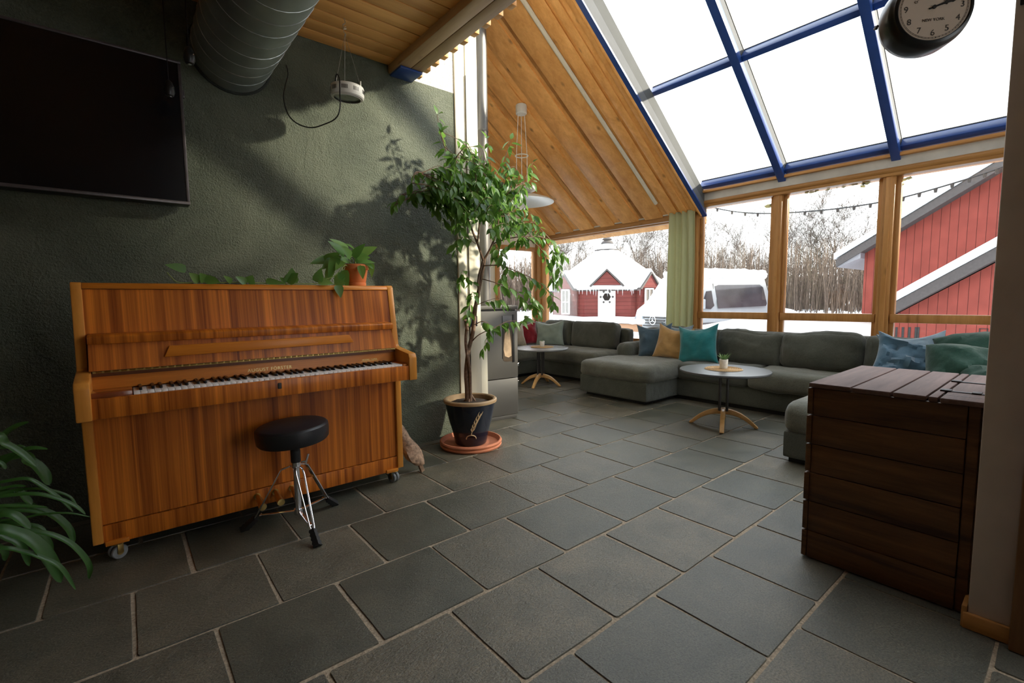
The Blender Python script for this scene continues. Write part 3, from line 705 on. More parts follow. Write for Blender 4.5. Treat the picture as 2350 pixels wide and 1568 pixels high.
def spot(x, y, z, lab):
    t = thing('hanging_spotlight', lab, 'spotlight', (x, y, 2.79)); 
    mb = MB(); mb.tube([(x, y, 2.792), (x, y, z+.03)], .0025, 8); mb.build('cable', M['black'], parent=t)
    mb = MB(); mb.lathe([(.004, .045), (.014, .035), (.022, .012), (.024, -.012), (.018, -.03), (.012, -.034)], (x, y, z), 24); h = mb.build('head', M['black'], parent=t)
    mb = MB(); mb.lathe([(.009, -.0345), (.009, -.036)], (x, y, z), 16); mb.tube([(x+.014, y-.018, z+.006), (x+.019, y-.022, z+.008)], .003, 8); mb.build('chrome_pin', M['chrome'], parent=h)
p = at(388, 205, 'y', 2.95); spot(p.x, p.y, p.z, 'small black spotlight hanging in front of the television corner')
p = at(446, 133, 'y', 2.70); spot(p.x-.02, p.y, p.z, 'small black spotlight hanging beside the spiral duct')
D = thing('ventilation_duct', 'thick galvanised spiral duct running under the boarded ceiling into the green wall', 'duct', (.59, 3.2, 2.55))
mb = MB(); n = 60
mb.tube([(.585, WY-.01-.1*i, 2.555) for i in range(n)], .203, 56); mb.build('tube', M['duct'], parent=D)
mb = MB(); pts = []; turns = 46
for i in range(turns*28):
    a = 2*math.pi*i/28; pts.append((.585+.2035*math.cos(a), WY-.03-.125*i/28, 2.555+.2035*math.sin(a)))
mb.tube(pts, .0028, 5); mb.build('spiral_seam', M['duct_rib'], parent=D)
mb = MB(); r = random.Random(2); ring = []
mb.tube([(.585+.207*math.cos(a*math.pi/20), WY-.004, 2.555+.207*math.sin(a*math.pi/20)) for a in range(40)], .010, 8, closed=True); mb.build('wall_collar', plain('dark_sealant', (.03, .035, .03), .9, nscale=90, bs=.5), parent=D)

# ------------------------------------------------------------------ grow light
gx, gy, gz = 1.123, 2.874, 2.335
G = thing('grow_light', 'white round grow lamp hanging on wires below the boarded ceiling', 'lamp', (gx, gy, gz))
tilt = Matrix.Translation((gx, gy, gz)) @ Matrix.Rotation(R(4), 4, 'X')
mb = MB(); mb.lathe([(.076, -.004), (.080, 0), (.088, .0), (.094, .006), (.096, .02), (.096, .055), (.093, .064), (.085, .068), (.01, .069)], M=tilt, n=56, cap0=False); gh = mb.build('housing', M['lampwhite'], parent=G)
mb = MB(); mb.lathe([(.001, .006), (.078, .004)], M=tilt, n=40); mb.build('lens', M['lens'], parent=G)
mb = MB()
for q in range(9):
    for k in range(5):
        a = R(40*q+(k-2)*4.4); Mx = tilt @ Matrix.Rotation(a, 4, 'Z'); mb.box(.0945, .0968, -.0018, .0018, .026, .048, M=Mx)
mb.build('vent_slot', M['black'], parent=gh)
hk = Vector((gx, gy, 2.70))
for a in (200, 320, 80):
    p0 = tilt @ Vector((.08*math.cos(R(a)), .08*math.sin(R(a)), .069)); mb = MB(); mb.tube([p0, hk], .0011, 6); mb.tube([p0, p0+Vector((0, 0, .03))], .003, 8); mb.build('hanging_wire', M['wire'], parent=G)
mb = MB(); mb.tube(cr([(gx, gy, 2.79), (gx+.004, gy, 2.765), (gx-.010, gy, 2.75), (gx-.004, gy, 2.73), (gx+.010, gy, 2.735)], 6), .0022, 8); mb.tube(cr([(gx+.008, gy, 2.745), (gx-.004, gy, 2.735), (gx-.006, gy, 2.715), (gx+.006, gy, 2.70), (gx+.0, gy, 2.695)], 6), .002, 8); mb.build('ceiling_hook', M['wire'], parent=G)
mb = MB(); cp = [at(657, 150, 'y', 3.235), at(661, 170, 'y', 3.2), at(655, 195, 'y', 3.15), at(651, 225, 'y', 3.1), at(661, 262, 'y', 3.05), at(683, 284, 'y', 3.0), at(715, 293, 'y', 2.95), at(745, 285, 'y', 2.88), at(770, 272, 'y', 2.80), at(780, 250, 'y', 2.77), at(780, 215, 'y', 2.77), at(779, 182, 'y', 2.78), at(773, 170, 'y', 2.80), at(770, 182, 'y', 2.83), at(771, 198, 'y', 2.86)]
mb.tube(cr(cp, 8), .0035, 8); mb.build('power_cord', M['black'], parent=G)

# ------------------------------------------------------------------ leaves
def leaf(mb, p, d, nrm_, L, W, droop=.25, fold=.18, kind=0, mi=0):
    """pointed leaf from p along d"""
    d = Vector(d).normalized(); nrm_ = Vector(nrm_); s_ = d.cross(nrm_)
    if s_.length < 1e-3: s_ = d.cross(Vector((1, 0, .3)))
    s_.normalize(); up_ = s_.cross(d)
    prof = {0: [(0, .0), (.12, .55), (.35, 1), (.6, .88), (.82, .45), (1, 0)], 1: [(0, .25), (.06, .85), (.25, 1.0), (.5, .82), (.78, .42), (1, 0)]}[kind]
    prev = None
    for t, w_ in prof:
        c = p+d*(L*t)-up_*(droop*L*t*t)
        if w_ == 0: row = [mb.bm.verts.new(c)]
        else: row = [mb.bm.verts.new(c-s_*(W/2*w_)+up_*(fold*W*w_*.5)), mb.bm.verts.new(c), mb.bm.verts.new(c+s_*(W/2*w_)+up_*(fold*W*w_*.5))]
        if prev:
            if len(prev) == 1: fs = [(prev[0], row[0], row[1]), (prev[0], row[1], row[2])]
            elif len(row) == 1: fs = [(prev[0], row[0], prev[1]), (prev[1], row[0], prev[2])]
            else: fs = [(prev[0], row[0], row[1], prev[1]), (prev[1], row[1], row[2], prev[2])]
            for f in fs: g = mb.bm.faces.new(f); g.smooth = True; g.material_index = mi
        prev = row

def rv(r): 
    while True:
        v = Vector((r.uniform(-1, 1), r.uniform(-1, 1), r.uniform(-1, 1)))
        if .05 < v.length < 1: return v.normalized()

# ------------------------------------------------------------------ ficus
def build_ficus():
    r = random.Random(11)
    cx, cy = 2.02, 2.95
    pot = thing('plant_pot', 'dark blue glazed pot with a painted wheat ear holding the weeping fig', 'pot', (cx, cy, .022))
    prof = [(.115, .022), (.122, .03), (.135, .10), (.163, .20), (.180, .28), (.187, .315), (.192, .345)]
    mb = MB(); mb.lathe(prof, (cx, cy, 0), 64, cap1=False); mb.build('bowl', M['potglaze'], parent=pot)
    mb = MB(); mb.lathe([(.190, .343), (.203, .346), (.206, .356), (.204, .367), (.198, .372), (.186, .373), (.176, .366), (.172, .33)], (cx, cy, 0), 64, cap0=False, cap1=False); mb.build('rim', M['potrim'], parent=pot)
    # painted ear on the side facing the room
    mb = MB(); f = Vector((-cx, -cy, 0)).normalized(); ang0 = math.atan2(f.y, f.x)
    def onpot(u, z):
        rr = 0
        for (r0, z0), (r1, z1) in zip(prof, prof[1:]):
            if z0 <= z <= z1: rr = r0+(r1-r0)*(z-z0)/(z1-z0)
        a = ang0+u; return Vector((cx+(rr+.0012)*math.cos(a), cy+(rr+.0012)*math.sin(a), z))
    stem = [onpot(.02+.42*t**1.3, .115+.17*t) for t in [i/12 for i in range(13)]]
    mb.tube(stem, .0028, 6)
    for i in range(2, 12, 2):
        for s_ in (-1, 1):
            t = i/12; u = .02+.42*t**1.3; z = .115+.17*t
            mb.tube([onpot(u, z), onpot(u+s_*.07+.03, z+.020), onpot(u+s_*.08+.10, z+.044)], [.002, .005, .001], 6)
    mb.tube([onpot(.02+.28*math.cos(t), .085+.032*math.sin(t)) for t in [math.pi*i/12 for i in range(13)]], .0035, 6)
    mb.build('painted_ear', plain('tan_slip', (.55, .40, .24), .5), parent=pot)
    sc = thing('pot_saucer', 'ribbed terracotta saucer under the dark blue glazed pot', 'saucer', (cx, cy, 0))
    mb = MB(); mb.lathe([(.19, 0), (.232, .004), (.238, .016), (.232, .026), (.236, .03), (.240, .042), (.234, .052), (.226, .053), (.21, .022), (.01, .020)], (cx, cy, 0), 72); mb.build('dish', M['terra'], parent=sc)
    fic = thing('weeping_fig', 'tall weeping fig with a twisted trunk growing in the dark blue pot', 'plant', (cx, cy, .33))
    mb = MB(); mb.lathe([(.172, .325), (.13, .345), (.05, .35), (.001, .352)], (cx, cy, 0), 40, cap0=True, cap1=False, fn=lambda v: v+Vector((0, 0, noise.noise(v*40)*.006))); mb.build('soil', M['soil'], parent=fic)
    Q = lambda x, y, dep=2.95: at(x, y, 'y', dep)
    mb = MB()
    t1 = cr([Q(1073, 925), Q(1072, 890), Q(1070, 860), Q(1072, 830), Q(1076, 800), Q(1084, 770), Q(1088, 740), Q(1092, 700), Q(1100, 660), Q(1108, 620), Q(1112, 595)], 6)
    n = len(t1); mb.tube(t1, [.019-.007*i/n for i in range(n)], 12)
    t2 = cr([Q(1080, 926, 2.93), Q(1079, 890, 2.93), Q(1078, 850, 2.925), Q(1072, 815, 2.93), Q(1069, 780, 2.95), Q(1073, 745, 2.97), Q(1086, 712, 2.96), Q(1098, 680, 2.93), Q(1098, 640, 2.93), Q(1108, 600)], 6)
    mb.tube(t2, [.013-.004*i/len(t2) for i in range(len(t2))], 10)
    mb.tube(cr([Q(1073, 760), Q(1070, 745), Q(1069, 735, 2.93)], 4), .012, 8)
    for a in range(5): mb.tube([Vector((cx+.0, cy, .40)), Vector((cx+.05*math.cos(a*1.3), cy+.05*math.sin(a*1.3), .345))], [.012, .004], 6)
    mb.build('trunk', M['bark'], parent=fic)
    br = []
    def B(*pts, r0=.007): br.append((cr([Q(*p) for p in pts], 6), r0))
    B((1110, 600), (1096, 560, 2.93), (1078, 515, 2.95), (1062, 470, 2.98), (1048, 420, 3.0), (1032, 370, 3.0), (1018, 330, 3.0), (1008, 295, 3.0), (1003, 262, 3.0), r0=.010)
    B((1112, 595), (1130, 560, 2.9), (1142, 520, 2.88), (1145, 480, 2.86), (1135, 430, 2.86), (1118, 380, 2.86), (1108, 345, 2.86), r0=.009)
    B((1070, 495, 2.96), (1040, 480, 2.95), (1010, 466, 2.95), (975, 448, 2.95), (945, 442, 2.95), (920, 448, 2.95), (905, 472, 2.95), r0=.005)
    B((1055, 445), (1020, 420, 2.9), (985, 405, 2.88), (955, 395, 2.87), (945, 420, 2.87))
    B((1048, 420, 3), (1040, 380, 2.9), (1060, 345, 2.85), (1090, 335, 2.83))
    B((1096, 560, 2.93), (1100, 500, 2.85), (1095, 440, 2.8), (1088, 380, 2.8), (1082, 350, 2.8))
    B((1125, 420, 2.86), (1150, 380, 2.88), (1165, 345, 2.9), (1172, 320, 2.9), r0=.004)
    B((1105, 340, 2.86), (1112, 335, 2.9), (1122, 330, 2.9), (1118, 318, 2.9), r0=.003)
    B((1140, 500), (1165, 470, 2.8), (1190, 440, 2.75), (1205, 410, 2.75), (1216, 385, 2.75), (1224, 372, 2.75), r0=.004)
    B((1140, 470), (1170, 440, 2.9), (1195, 425, 2.9), (1220, 415, 2.9), r0=.004)
    B((1130, 560), (1165, 548, 2.85), (1205, 543, 2.8), (1245, 545, 2.78), (1275, 560, 2.78), (1298, 590, 2.78), r0=.006)
    B((1205, 543, 2.8), (1240, 570, 2.76), (1262, 610, 2.75), (1268, 640, 2.75), r0=.004)
    B((1245, 545, 2.78), (1270, 580, 2.8), (1285, 620, 2.8), (1280, 650, 2.8), r0=.003)
    B((1108, 610), (1150, 610, 2.82), (1190, 625, 2.78), (1225, 642, 2.76), (1255, 665, 2.75), (1275, 700, 2.75), r0=.005)
    B((1190, 625, 2.78), (1195, 650, 2.75), (1225, 685, 2.74), (1240, 720, 2.74), r0=.003)
    B((1105, 640), (1140, 650, 2.8), (1180, 665, 2.78), (1205, 690, 2.76), (1225, 700, 2.76), r0=.004)
    B((1082, 785), (1100, 768, 2.86), (1135, 752, 2.8), (1165, 738, 2.77), (1195, 735, 2.75), (1222, 722, 2.74), r0=.0045)
    B((1090, 745), (1108, 738, 2.85), (1125, 750, 2.84), (1115, 785, 2.84), (1110, 805, 2.84), r0=.004)
    B((1095, 700), (1120, 690, 2.85), (1145, 685, 2.83), (1165, 700, 2.83), r0=.003)
    B((1100, 660), (1075, 640, 2.9), (1062, 620, 2.9), (1055, 650, 2.9), r0=.003)
    B((1092, 560), (1070, 545, 2.87), (1050, 550, 2.86), (1048, 575, 2.86), r0=.003)
    B((1095, 700), (1085, 670, 2.87), (1078, 700, 2.86), (1075, 725, 2.86), r0=.003)
    B((1130, 560), (1150, 580, 2.8), (1160, 615, 2.8), (1150, 640, 2.8), r0=.003)
    main = [b for b in br[:6]]+[br[10], br[9]]
    for k in range(78):
        pts, r0 = r.choice(main); i = r.randrange(len(pts)//3, len(pts)); p0 = pts[i]
        ppx = r.gauss(1112, 48); ppy = r.gauss(455, 55)
        if k > 56: ppx = r.gauss(1160, 55); ppy = r.gauss(520, 45)
        if ppx < 990: ppx = 1040
        tip = Q(ppx, min(max(ppy, 372 if ppx > 1090 else 335), 640), r.uniform(2.62, 3.12)); v = tip-p0
        if v.length > .42: v = v.normalized()*.42
        tip = p0+v; mid = p0+v*.55+Vector((0, 0, .05))
        br.append((cr([p0, mid, tip+Vector((0, 0, -.03))], 6), .0028))
    mb = MB()
    for pts, r0 in br:
        n = len(pts); mb.tube(pts, [max(.0011, r0*(1-.85*i/n)) for i in range(n)], 6)
    mb.build('branches', M['bark'], parent=fic)
    mb = MB(); cnt = 0
    for bi, (pts, r0) in enumerate(br):
        n = len(pts); L = sum((b_-a_).length for a_, b_ in zip(pts, pts[1:]))
        start = .55 if bi < 2 else .28
        acc = 0; step = .021 if bi > 21 else .020
        nxt = L*start; sgn = 1
        for a_, b_ in zip(pts, pts[1:]):
            seg = (b_-a_).length
            while acc+seg > nxt:
                p = a_.lerp(b_, (nxt-acc)/max(seg, 1e-6)); d = (b_-a_).normalized()
                sd = d.cross(Vector((0, 0, 1))+rv(r)*.5).normalized()*sgn
                dr = (d*r.uniform(.2, .8)+sd*r.uniform(.5, 1.0)+Vector((0, 0, -r.uniform(.3, 1.3)))+rv(r)*.25).normalized()
                Lf = r.uniform(.055, .098); q = p+dr*.012
                if q.y > 3.19: nxt += step; continue
                if q.y+dr.y*Lf > 3.2: dr.y = -abs(dr.y)
                leaf(mb, q, dr, Vector((0, 0, 1))+rv(r)*.6+Vector((-.2, -.4, 0)), Lf, Lf*r.uniform(.42, .52), r.uniform(.05, .45), .25)
                cnt += 1; sgn = -sgn; nxt += step*r.uniform(.7, 1.3)
            acc += seg
        d = (pts[-1]-pts[-2]).normalized(); leaf(mb, pts[-1], (d+Vector((0, 0, -.2))), Vector((0, 0, 1))+rv(r)*.5, .07, .033)
    mb.build('foliage', M['ficus'], parent=fic, sharp=0)
build_ficus()

# ------------------------------------------------------------------ pothos on the piano
def build_pothos():
    r = random.Random(8); cx, cy, z0 = 1.105, 2.80, 1.2155
    pot = thing('terracotta_pot', 'small orange terracotta pot standing on the right end of the piano', 'pot', (cx, cy, z0))
    mb = MB(); mb.lathe([(.052, 0), (.054, .004), (.054, .018), (.051, .020), (.053, .022), (.066, .095), (.073, .098), (.075, .125), (.071, .128), (.067, .12), (.064, .105)], (cx, cy, z0), 48, cap1=False); mb.build('pot_body', M['terra2'], parent=pot)
    pl = thing('trailing_pothos', 'green pothos in the orange pot trailing its vine along the piano top', 'plant', (cx, cy, z0+.11))
    mb = MB(); mb.lathe([(.066, .108), (.001, .115)], (cx, cy, z0), 30, cap0=False); mb.build('soil', M['soil'], parent=pl)
    st = MB(); lf = MB(); top = Vector((cx, cy, z0+.115))
    # upright crown leaves: photo position of leaf base and tip, depth
    crown = [((790, 585), (765, 560), 2.76, .075), ((800, 575), (770, 553), 2.82, .07), ((815, 575), (800, 562), 2.80, .06), ((810, 590), (830, 566), 2.74, .06), ((825, 585), (855, 570), 2.78, .07), ((820, 590), (842, 590), 2.73, .065), ((805, 590), (790, 572), 2.72, .065), ((815, 598), (850, 600), 2.75, .05), ((800, 600), (775, 590), 2.78, .05), ((828, 610), (832, 632), 2.72, .05), ((852, 605), (853, 628), 2.74, .04), ((836, 600), (852, 612), 2.75, .04)]
    for b_, t_, dep, W in crown:
        p = at(*b_, 'y', dep); q = at(*t_, 'y', dep-.03); st.tube(cr([top+Vector((r.uniform(-.02, .02), r.uniform(-.02, .02), 0)), (top+p)/2+Vector((0, 0, .03)), p], 5), .0018, 6)
        leaf(lf, p, q-p, Vector((-.15, -.8, .65))+rv(r)*.25, (q-p).length*1.35, W*.95, .1, .2, 1)
    left = [((765, 598), (748, 610), 2.80, .06), ((757, 595), (728, 600), 2.86, .06), ((772, 590), (760, 620), 2.75, .06), ((745, 598), (770, 585), 2.84, .055), ((785, 600), (775, 612), 2.74, .05), ((760, 615), (752, 640), 2.76, .05), ((782, 630), (775, 655), 2.74, .06), ((790, 620), (795, 650), 2.73, .05)]
    for b_, t_, dep, W in left:
        p = at(*b_, 'y', dep); q = at(*t_, 'y', dep-.03); st.tube(cr([top, at(795, 600, 'y', 2.78), p], 5), .0015, 6)
        leaf(lf, p, q-p, Vector((-.3, -.8, .5))+rv(r)*.3, (q-p).length*1.5, W, .1, .2, 1)
    # vine along the top of the piano
    zt = 1.2165
    main = [top+Vector((-.06, -.02, .0)), at(790, 610, 'y', 2.73), at(770, 632, 'y', 2.72), at(745, 642, 'y', 2.715), Vector((.86, 2.71, zt+.008)), Vector((.75, 2.70, zt+.004)), Vector((.62, 2.71, zt+.004)), Vector((.48, 2.70, zt+.008)), Vector((.36, 2.71, zt+.004)), Vector((.28, 2.71, zt+.006)), at(440, 649, 'y', 2.70), at(408, 648, 'y', 2.70), at(392, 635, 'y', 2.70), at(383, 625, 'y', 2.70)]
    st.tube(cr(main, 6), [.0026]*(len(main)*6-5), 7)
    st.tube(cr([at(752, 640, 'y', 2.715), at(762, 650, 'y', 2.69), at(775, 658, 'y', 2.67), at(780, 664, 'y', 2.655)], 5), .002, 6)
    vl = [((427, 619), (383, 608), .045, 2.70), ((458, 645), (436, 628), .045, 2.69), ((470, 645), (462, 632), .05, 2.70), ((470, 640), (503, 648), .045, 2.68), ((482, 640), (501, 648), .035, 2.7), ((532, 652), (515, 634), .03, 2.7), ((565, 650), (543, 636), .045, 2.69), ((572, 651), (578, 636), .06, 2.7), ((610, 645), (650, 650), .035, 2.69), ((668, 650), (670, 618), .07, 2.69), ((660, 648), (682, 628), .07, 2.68), ((655, 650), (645, 640), .04, 2.7), ((728, 648), (736, 618), .06, 2.69), ((730, 645), (762, 650), .055, 2.68), ((775, 655), (782, 681), .055, 2.655), ((772, 658), (792, 655), .05, 2.69), ((785, 640), (778, 628), .05, 2.7)]
    for b_, t_, W, dep in vl:
        p = at(*b_, 'y', dep); q = at(*t_, 'y', dep-.02)
        if q.z < zt and dep > 2.66: q.z = zt+.012
        if p.z < zt and dep > 2.66: p.z = zt+.008
        leaf(lf, p, q-p, Vector((-.2, -1, .35))+rv(r)*.3, max(.05, (q-p).length*1.1), W, .05, .2, 1)
    st.build('stems', M['vine'], parent=pl); lf.build('foliage', M['pothos'], parent=pl, sharp=0)
build_pothos()

# ------------------------------------------------------------------ strap-leaved plant, bottom left
def build_clivia():
    bx, by = -.86, 2.30
    pot = thing('floor_pot', 'terracotta floor pot of the strap-leaved plant at the left edge', 'pot', (bx, by, 0))
    mb = MB(); mb.lathe([(.11, 0), (.115, .01), (.15, .22), (.16, .225), (.16, .25), (.148, .25), (.14, .20)], (bx, by, 0), 40); mb.build('pot_body', M['terra'], parent=pot)
    pl = thing('clivia', 'dark green arching strap-leaved plant at the left edge beside the piano', 'plant', (bx, by, .2))
    L = [([(-150, 420), (0, 245), (120, 150), (240, 102)], 52, 2.32), ([(-120, 230), (50, 290), (190, 375), (300, 470)], 52, 2.26), ([(-120, 540), (0, 465), (150, 360), (260, 320), (395, 325)], 44, 2.34), ([(80, 400), (250, 435), (350, 520), (405, 620)], 80, 2.46),
         ([(-120, 640), (60, 590), (220, 570), (330, 620), (500, 740), (600, 840)], 32, 2.36), ([(-120, 750), (100, 705), (300, 695), (480, 735), (620, 795), (700, 860)], 34, 2.30), ([(-120, 815), (150, 793), (400, 802)], 30, 2.26), ([(-100, 930), (160, 895), (350, 860), (560, 850), (745, 882)], 20, 2.38),
         ([(-100, 700), (100, 665), (300, 652), (420, 665), (560, 710), (630, 780)], 26, 2.48), ([(-120, 900), (60, 860), (160, 900), (250, 980)], 62, 2.24), ([(100, 800), (300, 820), (450, 880), (560, 980), (610, 1090)], 60, 2.5), ([(-120, 1000), (150, 1000), (380, 1018), (560, 1090), (680, 1200), (735, 1300), (728, 1390)], 42, 2.30),
         ([(-150, 1000), (130, 1020), (300, 1110), (420, 1260), (500, 1420)], 86, 2.18), ([(-150, 1030), (60, 1060), (180, 1130), (240, 1285)], 50, 2.22), ([(-80, 1140), (180, 1165), (350, 1220), (500, 1300), (622, 1480)], 34, 2.16), ([(250, 990), (340, 1020), (400, 1090), (430, 1170)], 40, 2.42),
         ([(-120, 830), (60, 830), (240, 835), (420, 870)], 34, 2.42), ([(-100, 340), (30, 320), (160, 300), (225, 322)], 22, 2.44), ([(-120, 640), (0, 650), (120, 630), (215, 628)], 30, 2.4), ([(-120, 1130), (-20, 1120), (40, 1180), (40, 1240)], 40, 2.3), ([(60, 690), (160, 680), (220, 740), (260, 780)], 50, 2.46), ([(-140, 900), (0, 930), (140, 940), (300, 960), (380, 1000)], 40, 2.38), ([(-150, 490), (-40, 430), (20, 450), (48, 490)], 30, 2.3)]
    for k, (pts, w_, dep) in enumerate(L):
        mb = MB(); base = Vector((bx+.02*math.cos(k), by+.02*math.sin(k*2), .24))
        P_ = [at(x/3.566, 940+y/3.566, 'y', dep) for x, y in pts]
        C_ = cr([base, (base+P_[0])/2+Vector((0, 0, .08))]+P_, 7); n = len(C_); W = w_/3.566/600*1.05; prev = None
        for i, c in enumerate(C_):
            t = i/(n-1); d = (C_[min(i+1, n-1)]-C_[max(i-1, 0)]).normalized()
            s_ = d.cross((EYEP-c).normalized()*.55+Vector((0, 0, 1))*.8).normalized(); u_ = s_.cross(d)
            hw = W/2*(min(1, .55+t*1.2))*(max(0, 1-((t-.72)/.28)**2)**.5 if t > .72 else 1)
            row = [mb.bm.verts.new(c-s_*hw+u_*hw*.35), mb.bm.verts.new(c-s_*hw*.5+u_*hw*.08), mb.bm.verts.new(c), mb.bm.verts.new(c+s_*hw*.5+u_*hw*.08), mb.bm.verts.new(c+s_*hw+u_*hw*.35)]
            if prev:
                for q in range(4): f = mb.bm.faces.new((prev[q], prev[q+1], row[q+1], row[q])); f.smooth = True
            prev = row
        mb.build('leaf', M['clivia'], parent=pl, sharp=0)
build_clivia()

# ------------------------------------------------------------------ driftwood
mb = MB(); r = random.Random(6)
pts = cr([(1.30, 2.80, .40), (1.325, 2.765, .30), (1.37, 2.74, .20), (1.405, 2.72, .12), (1.425, 2.70, .07)], 8); t = bmesh.new(); rings = []
for i, p in enumerate(pts):
    k = i/(len(pts)-1); rad = .018+.040*math.sin(min(1, k*1.25)*math.pi*.62)-.012*max(0, k-.85)*6; ring = []
    for j in range(20):
        a = 2*math.pi*j/20; rr = rad*(1+.35*noise.noise(Vector((math.cos(a)*1.8, math.sin(a)*1.8, i*.10)))+.12*noise.noise(Vector((math.cos(a)*7, math.sin(a)*7, i*.15))))
        ring.append(t.verts.new(p+Vector((math.cos(a)*rr, math.sin(a)*rr*.8, math.sin(a)*rr*.3))))
    rings.append(ring)
for a, b in zip(rings, rings[1:]):
    for j in range(20): t.faces.new((a[j], a[(j+1) % 20], b[(j+1) % 20], b[j]))
t.faces.new(rings[0][::-1]); t.faces.new(rings[-1]); mb.join(t)
mb.prism([(1.415, .075), (1.435, .085), (1.462, .012), (1.440, .002)], 'y', 2.675, 2.70); 
tag(mb.build('driftwood', plain('weathered_wood', (.30, .19, .12), .85, nscale=50, bs=1.0, var=.5), org=(1.44, 2.69, 0), sharp=50), 'weathered piece of driftwood leaning behind the right end of the piano', 'wood')

# ------------------------------------------------------------------ stove
def build_stove():
    S = thing('wood_stove', 'grey steel wood stove with a tall glass door beside the cream boards', 'stove', (2.70, 3.6, 0))
    def rect(mb, z0, z1, off=0, mi=0, bev=.02):
        cx, cy, ang = 2.665, 3.605, R(-8); Mx = Matrix.Translation((cx, cy, 0)) @ Matrix.Rotation(ang, 4, 'Z')
        h = .2245-off; c = .045; prof = [(-h+c, -h), (h-.012, -h), (h, -h+.012), (h, h-c), (h-c, h), (-h+c, h), (-h, h-c), (-h, -h+c)]
        mb.prism(prof, 'z', z0, z1, mi, bev=.003, M=Mx); return Mx
    mb = MB(); rect(mb, .0, .035, .01); mb.build('plinth', M['stove'], parent=S)
    mb = MB(); rect(mb, .04, .385); mb.build('log_box', M['stove'], parent=S)
    mb = MB(); Mx = rect(mb, .392, 1.02); body = mb.build('body', M['stove'], parent=S)
    mb = MB(); rect(mb, 1.02, 1.032, .012); mb.build('top_gap', M['black'], parent=S)
    mb = MB(); rect(mb, 1.035, 1.07, -.003); mb.build('top_plate', M['stove'], parent=S)
    mb = MB(); out = []
    # glass door: tall opening with a rounded lower corner
    x0, x1, z0, z1, c = .055, .158, .548, .975, .03
    prof = [(x0, z1), (x1, z1), (x1, z0)]+[(x0+c-c*math.sin(a), z0+c-c*math.cos(a)) for a in [i*math.pi/12 for i in range(7)]]
    mb.prism(prof, 'y', -.2262, -.2225, M=Mx); gl = mb.build('door_glass', plain('smoked_stove_glass', (.10, .075, .055), .12, nscale=3, var=.7), parent=S)
    mb = MB(); mb.prism([(x0+.008, .66), (x0+.02, .80), (x0+.045, .88), (x0+.075, .84), (x1-.015, .70), (x1-.012, .60), (x0+.06, .585), (x0+.02, .60)], 'y', -.2268, -.226, M=Mx); mb.build('firebrick', plain('tan_firebrick', (.50, .35, .22), .8, nscale=18, bs=.2, var=.25), parent=gl)
    mb = MB(); mb.box(x0-.004, x0, -.2285, -.222, z0+.03, z1, M=Mx); mb.box(x1, x1+.022, -.230, -.222, z0-.01, z1+.01, .002, M=Mx); mb.build('door_frame', M['black'], parent=S)
    mb = MB(); mb.tube([Mx @ Vector((.224, -.12, .50)), Mx @ Vector((.262, -.12, .50))], .008, 10); mb.box(.255, .272, -.16, -.06, .485, .515, .004, M=Mx); mb.build('handle', M['chrome'], parent=S)
    mb = MB(); mb.box(.224, .268, -.16, -.08, .325, .345, .004, M=Mx); mb.build('handle', M['chrome'], parent=S)
    pip = thing('flue_pipe', 'grey steel flue pipe rising from the wood stove to the sloping roof', 'flue', (2.655, 3.62, 1.07))
    mb = MB(); mb.lathe([(.067, 1.07), (.067, 2.665)], (2.655, 3.62, 0), 40); mb.build('lower_pipe', M['stove'], parent=pip)
    mb = MB(); mb.lathe([(.068, 2.665), (.070, 2.668), (.070, 2.68), (.0665, 2.683), (.0665, 4.14)], (2.655, 3.62, 0), 40); mb.build('upper_pipe', M['pipe'], parent=pip, label='brighter upper flue section')
build_stove()
J = thing('junction_box', 'small dark blue junction box on the cream boards behind the fig', 'junction box', (2.21, 3.22, .90))
mb = MB(); mb.box(2.168, 2.258, 3.165, WY-.018, .905, .995, .008); mb.build('box', plain('navy_plastic', (.010, .014, .045), .3), parent=J)
mb = MB(); mb.tube([(2.218, WY-.02, .99), (2.218, WY-.02, 2.9)], .0035, 6); mb.tube([(2.218, WY-.02, .90), (2.218, WY-.02, .002)], .0035, 6); mb.build('cable', M['black'], parent=J)

